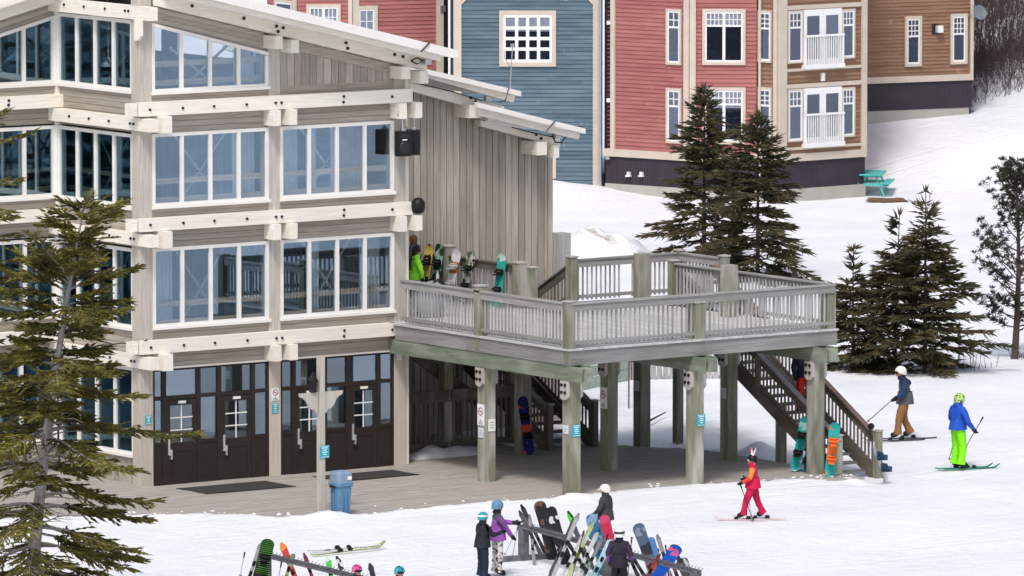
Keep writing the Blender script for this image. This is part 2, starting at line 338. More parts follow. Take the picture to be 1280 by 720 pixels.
BUMPS = [(54.0, 58.6, 2.5, .55), (15.9, -3.3, .45, .30), (16.6, -2.6, .6, .35), (15.6, -2.2, .4, .2), (13.4, 1.9, .8, .15), (.35, -7.35, .35, .14), (-.1, -7.5, .5, .08), (15.0, -8.6, .4, .12), (6.9, -8.1, .5, .08)]
def gz(x, y, fine=True):
    p = Vector((x, y, 0)) - CAM; w = p.dot(FH); u = p.dot(RT)
    z = 0.0
    s = sst(10.2, 12.2, u)
    if s > 0:
        t = w - 273.3
        hz = 0.0
        if t > 0: hz = 2.0 * (1 - (1 - t / 9.0) ** 1.6) if t < 9 else 2.0 + .125 * (t - 9)
        if t > 70: hz = 9.2 + .05 * (t - 70)
        z += s * hz
    if w > 330 and u <= 13.6: z += .1 * (w - 330) * (1 - s)
    z += .06 * nz(x, y, .12, 3) + (.03 * nz(x, y, .5, 5) if fine else 0)
    for bx_, by_, r, h in BUMPS:
        d2 = (x - bx_) ** 2 + (y - by_) ** 2
        if d2 < 9 * r * r: z += h * math.exp(-d2 / (r * r)) * (1 + .25 * nz(x, y, 1.7, 9))
    if -8 < x < 24 and -12 < y < 7:
        d = indist(x, y) + .22 * nz(x, y, 1.1, 2) + .1 * nz(x, y, 3.5, 4)
        z -= sst(13.5, 16.0, x) * (1 - sst(17, 23, x)) * .22 * sst(-12, -8.5, y) * (1 - sst(1, 6, y))
        if d > 0: z -= .5 * sst(0, .18, d)
        else: z += .06 * sst(-.9, -.02, d)
    return z
def axis(lo, hi, fine_lo, fine_hi, step, grow, grow_lo=1.09):
    a = []; v = fine_lo
    while v < fine_hi: a.append(v); v += step
    s = step
    while v < hi: a.append(v); s *= grow; v += s
    a.append(hi); v = fine_lo; s = step
    b = []
    while v > lo:
        s *= grow_lo; v -= s; b.append(max(v, lo))
    return b[::-1] + a
g = MB(); xs = axis(-700, 700, -9, 19, .16, 1.024); ys = axis(-700, 700, -25, 4, .16, 1.024)
for y in ys:
    for x in xs: g.v.append((x, y, gz(x, y)))
nx = len(xs)
for j in range(len(ys) - 1):
    for i in range(nx - 1): g.f.append((j * nx + i, j * nx + i + 1, (j + 1) * nx + i + 1, (j + 1) * nx + i)); g.m.append(0)
ground = g.build('snow_ground', M['snow'], local=True, smooth=True); props(ground, kind='structure')
# boardwalk terrace: planks along X, real joints
def clip_row(y0, y1):
    ym = (y0 + y1) / 2; xs_ = []; n = len(TERR)
    for i in range(n):
        x1, a = TERR[i]; x2, b = TERR[(i + 1) % n]
        if (a > ym) != (b > ym): xs_.append((x2 - x1) * (ym - a) / (b - a) + x1)
    return min(xs_) - .3, max(xs_) + .12
t = MB(); y = -8.7; k = 0
while y < 4.9:
    try: xa, xb = clip_row(max(y, -8.28), max(y, -8.28) + .135)
    except ValueError: y += .15; continue
    x = xa + ru(-2, 0)
    while x < xb:
        L = ru(2.4, 4.8); dz = ru(-.006, .004)
        a, b = max(x, xa), min(x + L - .008, xb)
        if b > a + .05: t.box(a, b, y, y + .138, -.05, dz)
        x += L
    y += .15
terrace = MB().prism([(x, y, -.35) for x, y in TERR], (0, 0, .29)).build('terrace_base', M['terr']); props(terrace, kind='structure')
tp = t.build('terrace_planks', M['terr'], terrace); tp['kind'] = 'stuff'
# loose lumps of snow kicked onto the boardwalk edge
cl = MB()
for i in range(90):
    k = random.randrange(1, 12); (xa, ya), (xb, yb) = TERR[k], TERR[k + 1]; f = rnd(); x = xa + (xb - xa) * f + ru(-.3, .3); y = ya + (yb - ya) * f + abs(random.gauss(0, .45)); r = ru(.015, .055)
    cl.ell((x, y, r * .2), (r * ru(.8, 1.6), r * ru(.8, 1.4), r * .6), 6, 4)
props(cl.build('snow_lumps', M['snow'], smooth=True), kind='stuff')
# bare patch of earth beside the picnic table
e = MB(); c = PZ(1106, 250); n = 26
ring = [Vector((c.x, c.y, 0)) + RT * (.85 * math.cos(2 * math.pi * i / n) * ru(.6, 1.2)) + FH * (.9 * math.sin(2 * math.pi * i / n) * ru(.75, 1.15)) for i in range(n)]
e.add([(c.x, c.y, gz(c.x, c.y) + .07)] + [(p.x, p.y, gz(p.x, p.y) + .035) for p in ring], [(0, 1 + i, 1 + (i + 1) % n) for i in range(n)])
props(e.build('bare_earth', M['pebble']), kind='structure')
e = MB(); c = PZ(1150, 150, 1.75); c = CAM + (c - CAM)
ring = [c + RT * (1.0 * math.cos(2 * math.pi * i / n) * ru(.55, 1.2)) + FH * (.45 * math.sin(2 * math.pi * i / n) * ru(.75, 1.15)) + RT * .9 for i in range(n)]
cc = c + RT * .9
e.add([(cc.x, cc.y, gz(cc.x, cc.y) + .06)] + [(p.x, p.y, gz(p.x, p.y) + .04) for p in ring], [(0, 1 + i, 1 + (i + 1) % n) for i in range(n)])
props(e.build('bare_earth', M['pebble']), kind='structure')

# ------------------------------------------------------------------ lodge
LG = thing('ski_lodge', 'large weathered grey and cream timber lodge with three glazed storeys', 'lodge', (3.7, 2, 0))
def siding_x(x0, x1, z0, z1, y, n=None, mat='board_x'):
    n = n or max(1, round((z1 - z0) / .15)); h = (z1 - z0) / n
    for i in range(n): bx('siding_board', M[mat], LG, x0, x1, y - ru(.028, .034), y, z0 + i * h + .004, z0 + (i + 1) * h - .006)
def siding_y(y0, y1, z0, z1, x, n=None):
    n = n or max(1, round((z1 - z0) / .15)); h = (z1 - z0) / n
    for i in range(n): bx('siding_board', M['board_y'], LG, x - ru(.028, .034), x, y0, y1, z0 + i * h + .004, z0 + (i + 1) * h - .006)
BAYS = [(.12, 3.5), (3.84, 7.22)]
XE = 7.56
# structural wall cores (solid behind the boards)
for (z0, z1) in ((2.86, 3.86), (5.80, 6.80), (8.58, 9.57)):
    MB().box(-.02, XE, .0, .22, z0, z1).build('wall_core', M['board_x'], LG)
    MB().box(.0, .22, .3, 3.98, z0 - (.02 if z0 < 3 else 0), z1).build('wall_core', M['board_y'], LG)
    MB().box(-9, -.02, 4.0, 4.22, z0, z1).build('wall_core', M['board_x'], LG)
    for (a, b) in BAYS: siding_x(a - .02, b + .02, z0, z1, 0)
    siding_y(.32, 3.97, z0 + (.3 if z0 < 3 else 0), z1, 0)
    siding_x(-9, -.03, z0, z1, 4.0)
# gable triangle boards of the front
RS = .240                      # roof slope
def zr(x): return 11.684 - RS * abs(x - .15)       # underside of the rafters
m = MB(); m.prism([(3.84, .0, 9.56), (XE, .0, 9.56), (XE, .0, zr(XE)), (3.84, .0, zr(3.84))], (0, .2, 0)); m.build('wall_core', M['board_x'], LG)
x = 3.86; nb = 17; st = (7.55 - 3.86) / nb
for i in range(nb):
    a = x + i * st + .006; b = a + st - .012
    MB().prism([(a, -.03, 9.38), (b, -.03, 9.38), (b, -.03, zr(b) - .27), (a, -.03, zr(a) - .27)], (0, .03, 0)).build('upright_board', M['board_z'], LG)
for k in range(2):             # sloped boards under the rafter
    o0 = .02 + k * .125
    MB().prism([(3.84, -.04, zr(3.84) - o0 - .12), (7.58, -.04, zr(7.58) - o0 - .12), (7.58, -.04, zr(7.58) - o0), (3.84, -.04, zr(3.84) - o0)], (0, .04, 0)).build('sloped_board', M['board_x'], LG)
# gable boards of the recessed front
zw = lambda x: 11.27 - .247 * (-.12 - x)
MB().prism([(-9, 4.0, zw(-9)), (-.02, 4.0, zw(-.02)), (-.02, 4.0, zr(-.02)), (-9, 4.0, zr(-9))], (0, .2, 0)).build('wall_core', M['board_x'], LG)
for k in range(3):
    o0 = .01 + k * .13
    MB().prism([(-9, 3.965, zr(-9) - o0 - .122), (-.13, 3.965, zr(-.13) - o0 - .122), (-.13, 3.965, zr(-.13) - o0), (-9, 3.965, zr(-9) - o0)], (0, .034, 0)).build('sloped_board', M['board_x'], LG)
# strip above the trapezoid window
MB().prism([(-.02, 0, 11.27), (3.84, 0, 10.30), (3.84, 0, zr(3.84)), (.15, 0, zr(.15)), (-.02, 0, zr(-.02))], (0, .2, 0)).build('wall_core', M['board_x'], LG)
for k in range(3):
    a0 = .12; o0 = .01 + k * .125
    MB().prism([(a0, -.03, zr(a0) - o0 - .118), (3.5, -.03, zr(3.5) - o0 - .118), (3.5, -.03, zr(3.5) - o0), (a0, -.03, zr(a0) - o0)], (0, .03, 0)).build('sloped_board', M['board_x'], LG)
# posts
def zpost(x): return zr(x) + .05
for (a, b, y0, mt, top) in ((-.24, .115, -.06, 'post_z', 11.9), (3.50, 3.84, -.06, 'post_z', zr(3.7) + .03), (7.22, XE, -.07, 'post_z', zr(7.4) + .03)):
    MB().box(a, b, y0, .30, 2.9, top).build('post', M[mt], LG)
    MB().box(a, b, y0, .30, -.1, 2.895).build('post', M['beige_z' if a > 0 else 'post_z'], LG)
MB().box(XE + .004, XE + .13, -.02, .26, 0, zr(XE)).build('corner_trim', M['cream_z'], LG)
MB().box(-.12, .03, 3.86, 4.05, 3.4, 11.9).build('corner_trim', M['white'], LG)
# horizontal cream beams with bolts
BOLT = MB().tube([(0, 0, 0), (0, -.03, 0)], .042, 8).mesh('bolt', M['iron'])
BOLTX = MB().tube([(0, 0, 0), (-.03, 0, 0)], .042, 8).mesh('bolt', M['iron'])
for (z0, z1) in ((3.26, 3.58), (6.24, 6.55), (9.03, 9.36)):
    b = MB().box(-.36, 7.62 if z0 > 4 else 7.17, -.30, -.065, z0, z1).build('beam', M['cream_x'], LG)
    for bxx in (-.1, .85, 1.75, 2.7, 3.55, 3.72, 5.55, 5.56, 7.0):
        inst('bolt', BOLT, b, (bxx, -.30, z0 + (.16 if bxx != 5.55 else .09) + (.07 if bxx == 5.56 else 0)), scale=(.8, 1, .8))
    bxx = MB().box(-.30, -.065, -.62, 4.12, z0 - .36, z1 - .38).build('beam', M['cream_y'], LG)
    for by in (3.0, 2.1, 1.2, .25, .1): inst('bolt', BOLTX, bxx, (-.30, by, z0 - .2), scale=(1, .8, .8))
    b = MB().box(-9, .02, 3.70, 3.96, z0 - .03, z1 - .05).build('beam', M['cream_x'], LG)
    for q in (-1.62, -1.61): inst('bolt', BOLT, b, (q, 3.70, z0 + (.09 if q == -1.62 else .2)), scale=(.8, 1, .8))
    MB().box(-.62, -.40, -.20, .0, z0 + .01, z1 - .01).build('beam_end', M['cream_x'], LG)
    for (px_, w_) in ((.10, .26), (3.38, .26), (3.86, .26), (7.12, .26), (7.60, .24)):
        if z0 < 4 and px_ > 7: continue
        if px_ == .10: MB().box(.125, .40, -.52, -.0, z0 - .41, z0 - .006).build('beam_end', M['cream_y'], LG)
        else: MB().box(px_, px_ + w_ - .04, -.46, -.0, z0 - .39, z0 - .006).build('beam_end', M['cream_y'], LG)
b = MB().box(-.30, -.065, -.62, 4.12, 11.36, 11.68).build('beam', M['cream_y'], LG)
for by in (3.2, 2.3, 1.35, .45, .3): inst('bolt', BOLTX, b, (-.30, by, 11.55), scale=(1, .8, .8))
MB().prism([(-.33, -.26, 11.4), (-.33, .02, 11.4), (-.33, .02, 10.86), (-.33, -.14, 10.86), (-.33, -.26, 10.98)], (.08, 0, 0)).build('gusset', M['cream_z'], LG)
# front rafter with bolts, sitting proud of the wall
def raft(x0, x1, ya, yb, h, name='rafter', dz=0.0, mat='cream_x'):
    return MB().prism([(x0, ya, zr(x0) + dz), (x1, ya, zr(x1) + dz), (x1, ya, zr(x1) + h + dz), (x0, ya, zr(x0) + h + dz)], (0, yb - ya, 0)).build(name, M[mat], LG)
r = raft(.15, 8.02, -.34, -.07, .38)
for q in (1.1, 2.6, 3.55, 3.75, 5.6, 7.05, 7.3): inst('bolt', BOLT, r, (q, -.34, zr(q) + .20)); 
for q in (3.6, 5.65): inst('bolt', BOLT, r, (q, -.34, zr(q) + .08))
for (px_, w_) in ((3.38, .26), (3.86, .26), (7.12, .30), (7.68, .28)):
    MB().box(px_, px_ + w_ - .04, -.55, -.0, zr(px_ + .1) - .36, zr(px_ + w_) - .008).build('beam_end', M['cream_y'], LG)
raft(-9, .15, 3.66, 3.93, .38)
# roof: deck slab, lower fascia, upper fascia (right slope and left slope)
def slope_slab(name, x0, x1, y0, y1, d0, d1, mat):
    MB().prism([(x0, y0, zr(x0) + d0), (x1, y0, zr(x1) + d0), (x1, y0, zr(x1) + d1), (x0, y0, zr(x0) + d1)], (0, y1 - y0, 0)).build(name, mat, LG)
slope_slab('roof', .15, 7.95, -.75, 13.9, .385, .52, M['cream_x'])
slope_slab('roof', -9, .145, 3.2, 13.9, .385, .52, M['cream_x'])
slope_slab('fascia', .15, 7.98, -1.0, -.76, .26, .50, M['cream_x'])
slope_slab('fascia', .15, 8.22, -1.18, -1.01, .40, .62, M['white'])
MB().box(8.225, 8.36, -1.2, 13.9, zr(8.3) + .43, zr(8.3) + .61).build('gutter', M['white'], LG)
MB().tube([(7.5, -1.2, zr(7.5) + .63), (7.25, -1.2, zr(7.25) + .36)], .018, 5).build('wire', M['iron'], LG)
MB().tube([(7.5, -.4, zr(7.5) + .14), (7.62, -.5, zr(7.6) + .24), (7.8, -.5, zr(7.8) + .2), (7.65, -.45, zr(7.6) + .08), (7.5, -.4, zr(7.5) + .14)], .02, 5).build('wire', M['black'], LG)
MB().box(7.8, 7.98, -.6, -.36, zr(8.0) + .16, zr(8.0) + .30).build('junction_box', M['steel'], LG)
# lower stepped wings to the right
YW = 4.9
def pxprism(pts, y, depth, name, mat):
    """a fascia or rafter in an upright plane parallel to the front, from its four surveyed corners"""
    q = [PY(px, py, y) for px, py in pts]; return MB().prism(q, (0, depth, 0)).build(name, M[mat], LG)
for k, (top, bot) in enumerate(((((505.0, 79.8), (651.5, 113.9)), ((505.0, 89.0), (642, 127.9))), (((597, 127.8), (732, 160.9)), ((597, 144.2), (723.6, 174.3))))):
    (t0, t1), (b0, b1) = top, bot; yf = YW - 1.0
    mid = lambda f: ((t0[0] + (b0[0] - t0[0]) * f, t0[1] + (b0[1] - t0[1]) * f), (t1[0] + (b1[0] - t1[0]) * f, t1[1] + (b1[1] - t1[1]) * f))
    m0, m1 = mid(.55)
    pxprism([t0, t1, (t1[0], t1[1] + 6.5), (t0[0], t0[1] + 6.5)], yf, .15, 'fascia', 'white')
    pxprism([(m0[0], m0[1] - 1.5), (m1[0] - 2, m1[1] - 1.5), b1, b0], yf + .16, .16, 'fascia', 'cream_x')
    p0, p1 = PY(*m0, yf), PY(*m1, yf); p0 += Vector((0, .34, -.02)); p1 += Vector((-.25, .34, .02)); MB().prism([p0, p1, p1 + Vector((0, 0, .14)), p0 + Vector((0, 0, .14))], (0, 8, 0)).build('roof', M['cream_x'], LG)
f2 = lambda x: PY(640, 122, YW - 1).z; f3 = f2
r2 = pxprism([(512, 101), (630, 133), (630, 146), (512, 113)], YW - .36, .28, 'rafter', 'cream_x')
r3 = pxprism([(600.8, 150.4), (700, 172), (700, 184), (600.8, 157.5)], YW - .36, .28, 'rafter', 'cream_x')
for px_, py_ in ((588, 122), (594, 127)): q = PY(px_, py_, YW - .36); inst('bolt', BOLT, r2, q)
for px_, py_ in ((670, 168), (676, 173)): q = PY(px_, py_, YW - .36); inst('bolt', BOLT, r3, q)
for (xa, ya_, xb, yb_) in ((580, 131, 601.6, 147), (603, 136, 620, 150), (664, 177, 683.7, 193.5), (685, 181, 699, 197)):
    p = PY(xa, (ya_ + yb_) / 2, YW - .75); q = PY(xb, (ya_ + yb_) / 2, YW - .75); zt = PY(xb, ya_, YW - .75).z; zb = PY(xb, yb_, YW - .75).z
    MB().box(p.x + .18, q.x, YW - .75, YW - .0, zb, zt).build('beam_end', M['cream_y'], LG)
W_ = lambda pts, y, r, mt: MB().tube([PY(px, py, y) for px, py in pts], r, 5).build('wire', M[mt], LG)
W_([(515, 103), (560, 113), (603, 126)], YW - .40, .014, 'black'); W_([(640, 159), (662, 165), (690, 171)], YW - .40, .014, 'black')
W_([(690, 168), (694, 178), (702, 178), (707, 171)], YW - .8, .02, 'black'); W_([(694, 151), (683, 164)], YW - 1.02, .015, 'iron'); W_([(636, 110), (632, 125), (624, 128)], YW - 1.02, .015, 'iron')
for px_, py_ in ((608, 123), (695, 170)): q = PY(px_, py_, YW - .4); MB().box(q.x - .08, q.x + .1, YW - .5, YW - .37, q.z - .07, q.z + .07).build('junction_box', M['steel'], LG)
# side wall of upright boards
MB().prism([(7.7, YW, 0), (15.44, YW, 0), (15.44, YW, 7.2), (13.5, YW, 7.7), (13.5, YW, 8.2), (7.7, YW, 9.7)], (0, .2, 0)).build('wall_core', M['board_z'], LG)
x = 9.6
while x < 15.43:
    w = .205
    b = min(x + w, 15.44)
    zt = (8.95 - .285 * (x - 11)) if x < 13.3 else (7.85 - .27 * (x - 13.3))
    MB().prism([(x + .011, YW - .035 - ru(0, .008), -.1), (b - .011, YW - .035, -.1), (b - .011, YW - .035, zt - .05), (x + .011, YW - .035, zt)], (0, .034, 0)).build('upright_board', M['board_z'], LG)
    x += w
MB().box(15.445, 15.6, YW - .05, YW + .25, -.1, 7.25).build('corner_trim', M['board_z'], LG)
MB().box(XE, 7.75, .3, YW, 0, 9.8).build('wall_core', M['board_y'], LG)
# windows
def window_x(x0, x1, z0, z1, y, npan, z1r=None, fr=.085, gm='glass_f', mull=.095):
    """a window in a wall facing -Y; z1r = height of the head at the right for a raked head"""
    z1r = z1 if z1r is None else z1r
    ht = lambda x: z1 + (z1r - z1) * (x - x0) / (x1 - x0)
    o = MB(); ya, yb = y - .075, y + .03
    o.box(x0, x1, ya, yb, z0, z0 + fr); o.box(x0, x0 + fr, ya, yb, z0 + fr, ht(x0) - fr); o.box(x1 - fr, x1, ya, yb, z0 + fr, ht(x1) - fr)
    o.prism([(x0, ya, ht(x0) - fr), (x1, ya, ht(x1) - fr), (x1, ya, ht(x1)), (x0, ya, ht(x0))], (0, yb - ya, 0))
    f = o.build('window', M['white'], LG)
    MB().box(x0 - .03, x1 + .03, ya - .05, ya - .002, z0 - .05, z0 + .02).build('sill', M['white'], f)
    w = (x1 - x0 - 2 * fr - (npan - 1) * mull) / npan
    for i in range(npan):
        a = x0 + fr + i * (w + mull); b = a + w
        MB().prism([(a, y - .02, z0 + fr), (b, y - .02, z0 + fr), (b, y - .02, ht(b) - fr), (a, y - .02, ht(a) - fr)], (0, .012, 0)).build('pane', M[gm], f)
        if i: MB().prism([(a - mull, y - .07, z0 + fr), (a, y - .07, z0 + fr), (a, y - .07, ht(a) - fr), (a - mull, y - .07, ht(a - mull) - fr)], (0, .09, 0)).build('mullion', M['white'], f)
    return f
def window_y(y0, y1, z0, z1, x, npan, fr=.085, gm='glass_s', mull=.11):
    o = MB(); xa, xb = x - .075, x + .03
    o.box(xa, xb, y0, y1, z0, z0 + fr); o.box(xa, xb, y0, y1, z1 - fr, z1); o.box(xa, xb, y0, y0 + fr, z0 + fr, z1 - fr); o.box(xa, xb, y1 - fr, y1, z0 + fr, z1 - fr)
    f = o.build('window', M['white'], LG)
    MB().box(xa - .05, xa - .002, y0 - .03, y1 + .03, z0 - .05, z0 + .02).build('sill', M['white'], f)
    w = (y1 - y0 - 2 * fr - (npan - 1) * mull) / npan
    for i in range(npan):
        a = y0 + fr + i * (w + mull); b = a + w
        MB().box(x - .02, x - .008, a, b, z0 + fr, z1 - fr).build('pane', M[gm], f)
        if i: MB().box(x - .07, x + .02, a - mull, a, z0 + fr, z1 - fr).build('mullion', M['white'], f)
    return f
for (z0, z1) in ((3.86, 5.80), (6.80, 8.58)):
    for (a, b) in BAYS: window_x(a, b, z0, z1, 0, 4)
    window_y(.52, 3.9, z0 - .06, z1 - .04, 0, 4)
    window_x(-3.6, -.12, z0 - .02, z1 - .04, 4.0, 4, gm='glass_s'); window_x(-8, -3.75, z0 - .02, z1 - .04, 4.0, 4, gm='glass_s')
window_x(.12, 3.5, 9.57, 11.27, 0, 4, 10.42)
window_y(.52, 3.9, 9.57, 11.31, 0, 4)
window_x(-3.6, -.12, 9.57, 10.38, 4.0, 4, 11.24, gm='glass_s')
# ground floor of the side wing: tall windows over an upright-board apron
window_y(.52, 3.9, .70, 2.86, 0, 4); window_x(-8, -.12, .75, 2.80, 4.0, 8, gm='glass_s')
bar = MB().box(-.08, -.02, .6, 3.85, 2.02, 2.12).build('transom_bar', M['white'], LG)
MB().box(.0, .22, .3, 3.98, -.1, .70).build('wall_core', M['board_y'], LG); MB().box(-9, -.02, 4.0, 4.22, -.1, .76).build('wall_core', M['board_x'], LG)
y = .32
while y < 3.9: bx('upright_board', M['board_z'], LG, -.036, 0, y + .005, min(y + .19, 3.96) - .005, -.1, .64); y += .19
x = -9.0
while x < -.1: bx('upright_board', M['board_z'], LG, x + .005, x + .185, 3.962, 3.999, -.1, .72); x += .19
# entrance screens: brown frames, four doors with glazing bars
def screen(x0, xs_, doors):
    for i in range(len(xs_) - 1):
        a, b = xs_[i], xs_[i + 1]
        isd = i in doors
        f = MB()
        jw = .055
        f.box(a, a + jw, -.05, .06, 0, 2.84); f.box(b - jw, b, -.05, .06, 0, 2.84); f.box(a + jw, b - jw, -.05, .06, 2.08, 2.17); f.box(a + jw, b - jw, -.05, .06, 2.79, 2.84)
        if not isd: f.box(a + jw, b - jw, -.05, .06, .0, .08); f.box(a + jw, b - jw, -.05, .06, .98, 1.05)
        fo = f.build('door_frame' if isd else 'sidelight', M['brown'], LG)
        MB().box(a + jw, b - jw, -.01, .0, 2.17, 2.79).build('transom_pane', M['glass_d'], fo)
        if not isd:
            MB().box(a + jw, b - jw, -.01, .0, 1.05, 2.08).build('pane', M['glass_d'], fo)
            MB().box(a + jw, b - jw, -.03, .02, .08, .98).build('infill_panel', M['brown'], fo)
        else:
            da, db = a + jw + .006, b - jw - .006; d = MB(); s = .11; zb, zt = 1.02, 1.93
            d.box(da, db, -.04, .01, .02, .12); d.box(da, da + s, -.04, .01, .12, 2.07); d.box(db - s, db, -.04, .01, .12, 2.07); d.box(da + s, db - s, -.04, .01, zt, 2.07)
            d.box(da + s, db - s, -.04, .01, zb - .22, zb); d.box(da + s, db - s, -.028, .0, .12, zb - .22)
            do = d.build('door', M['brown'], LG)
            MB().box(da + s, db - s, -.02, -.01, zb, zt).build('pane', M['glass_d'], do)
            mid = (da + db) / 2
            MB().box(mid - .016, mid + .016, -.032, -.021, zb, zt).build('glazing_bar', M['white'], do)
            for q in (1, 2): zz = zb + (zt - zb) * q / 3; MB().box(da + s, db - s, -.031, -.0205, zz - .014, zz + .014).build('glazing_bar', M['white'], do)
            h = MB(); h.box(da + .03, da + .085, -.075, -.041, .72, 1.12); h.box(da + .085, da + .13, -.11, -.042, .62, .86); h.build('handle', M['chrome'], do)
            MB().box(mid - .10, mid + .10, -.085, -.041, 1.975, 2.035).build('door_closer', M['white'], do)
screen(.12, [.12, .45, 1.45, 2.05, 3.04, 3.5], (1, 3))
screen(3.84, [3.84, 4.24, 5.17, 5.86, 6.77, 7.22], (1, 3))
MB().box(.1, 7.24, -.09, -.02, 2.842, 2.885).build('head_trim', M['cream_x'], LG)
# drapes behind some panes; the other strips imitate upright reflections in the glass
def drape_reflection(x0, x1, z0, z1, y=.42):
    m = MB(); n = max(4, int((x1 - x0) / .05))
    for i in range(n): a = x0 + (x1 - x0) * i / n; b = x0 + (x1 - x0) * (i + 1) / n; o = .035 * (i % 2); o2 = .035 * ((i + 1) % 2); m.add([(a, y + o, z0), (b, y + o2, z0), (b, y + o2, z1), (a, y + o, z1)], [(0, 1, 2, 3)])
    m.build('drape_reflection', M['drape_reflection'], LG)
for (a, b, z0, z1) in ((.2, 1.0, 3.5, 5.75), (4.95, 5.3, 3.5, 5.75), (6.5, 7.15, 3.5, 5.75), (3.95, 4.7, 6.5, 8.55), (5.0, 5.25, 6.5, 8.55), (5.65, 6.6, 6.5, 8.55), (2.75, 3.4, 6.5, 8.55), (2.8, 3.4, 9.4, 10.5)): drape_reflection(a, b, z0, z1)
# interior: floors, back wall, rails, braces, columns
for z in (-.05, 3.35, 6.35, 9.2):
    MB().box(.25, 7.55, .25, 12, z, z + .1).build('interior_floor', M['floor_in'], LG); MB().box(-9, .245, 4.25, 12, z, z + .1).build('interior_floor', M['floor_in'], LG)
MB().prism([(-9, 12, -.1), (7.6, 12, -.1), (7.6, 12, zr(7.6) + .3), (.15, 12, zr(.15) + .3), (-9, 12, zr(-9) + .3)], (0, .2, 0)).build('interior_wall', M['wall_in'], LG); MB().box(3.75, 7.74, 5.12, 5.3, -.05, 9.2).build('interior_wall', M['wall_in'], LG); MB().box(7.76, 7.9, 5.12, 12.1, -.1, 9.6).build('interior_wall', M['dark_in'], LG); MB().box(-9.2, -9, 3.9, 12.2, -.1, 9.45).build('end_wall', M['board_y'], LG)
for z in (3.45, 6.45, 9.3):
    for (a, b) in ((.3, 7.5),):
        for dz in (.40, .86): bx('guard_rail', M['pine_in'], LG, a, b, .27, .31, z + dz, z + dz + .14)
for z in (6.45,):
    for dz in (.42, .88): bx('guard_rail', M['pine_in'], LG, .7, .75, .8, 4.6, z + dz, z + dz + .11); bx('guard_rail', M['pine_in'], LG, -8, .6, 4.6, 4.65, z + dz, z + dz + .11)
for (z0, z1) in ((3.5, 5.85), (6.5, 8.6), (9.35, 10.6)):
    for (a, b) in ((1.0, 2.7), (4.7, 6.4)):
        if z0 > 9 and a > 4: continue
        for s in (0, 1):
            MB().beam((a, .5, z1 if s else z0), (b, .5, z0 if s else z1), .05, .05).build('cross_brace', M['steel'], LG)
    for s in (0, 1): MB().beam((.5, 1.3, z1 if s else z0), (.5, 3.1, z0 if s else z1), .05, .05).build('cross_brace', M['steel'], LG)
    for s in (0, 1): MB().beam((-2.2, 4.5, z1 if s else z0), (-.6, 4.5, z0 if s else z1), .05, .05).build('cross_brace', M['steel'], LG)
for x in (2.0, 5.5):
    for y in (3.2, 7.5): MB().box(x, x + .3, y, y + .3, 0, 11).build('interior_column', M['board_z'], LG)
for x, y, z in ((.75, 1.2, 10.0), (-.6, 4.9, 10.1), (.9, 3.1, 10.0)):
    p = thing('pendant_lamp', '...', 'pendant lamp', (x, y, z)); 
    MB().lathe([(.05, .22), (.07, .12), (.2, 0), (.19, 0), (.06, .11), (.04, .21)], 12, (x, y, z)).build('lamp_shade', M['signwhite'], p); MB().tube([(x, y, z + .2), (x, y, z + 1.6)], .012, 5).build('cord', M['signwhite'], p)
    p['label'] = {.75: 'white pendant lamp hanging behind the first top floor pane of the main front', -.6: 'white pendant lamp behind the recessed top floor window', .9: 'white pendant lamp behind the angled top floor side window'}[x]
# cable draped along the side wing
MB().tube([(-.33, 2.3, 3.62), (-.34, 1.7, 3.44), (-.34, 1.0, 3.40), (-.34, .6, 3.47), (-.34, .1, 3.44), (-.2, -.32, 3.62)], .016, 5).build('cable', M['black'], LG)
# ------------------------------------------------------------------ deck
def gpt0(px, py): return PZ(px, py, 0)
DZ = 3.58; RTZ = 4.68; XL, XR, YF = 7.10, 15.15, -7.62
DK = thing('timber_deck', 'raised weathered timber deck with railings on tall posts beside the lodge', 'deck', (11, -3, 0))
def post(x, y, z0, z1, w=.30, name='post', mat='gr_z', par=None):
    return MB().box(x - w / 2, x + w / 2, y - w / 2, y + w / 2, z0, z1).build(name, M[mat], par or DK)
def gusset(x, y, z1, bolts=True):
    for s in (-1, 1):
        a = x + s * .155; b = x + s * .235
        g = MB().prism([(min(a, b), y - .15, z1 - .38), (min(a, b), y - .05, z1 - .46), (min(a, b), y + .05, z1 - .46), (min(a, b), y + .15, z1 - .38), (min(a, b), y + .15, z1), (min(a, b), y - .15, z1)], (.08, 0, 0)).build('gusset', M['gusset'], DK)
        if s < 0:
            for by in (-.07, .07):
                for bz in (.10, .28): inst('bolt', BOLTX, g, (min(a, b), y + by, z1 - bz))
ROWX = (7.28, 10.98, 14.68); ROWY = (-7.46, -3.93, -.28)
for x in ROWX:
    for y in ROWY:
        through = (x, y) in ((14.68, -3.93), (14.68, -.28))
        if (x, y) == (7.28, -.28): continue
        post(x, y, -.15, 2.80 if not through else 4.88, .31); gusset(x, y, 2.80)
def snow_cap(x, y, z, w): pass
for x in ROWX:
    for s in (-1, 1):
        MB().box(x + s * .195 - .04 - .02 * s, x + s * .195 + .04 + .02 * s, -8.15 if s < 0 else -8.0, 1.3, 2.815, 3.17).build('main_beam', M['gr_y'], DK)
    MB().box(x - .12, x + .12, -8.2, -7.9, 2.83, 3.15).build('beam_spacer', M['gr_y'], DK)
j = -7.3
while j < 1.2: MB().box(XL + .08, XR - .06, j, j + .05, 3.19, 3.53).build('joist', M['dk_x'], DK); j += .61
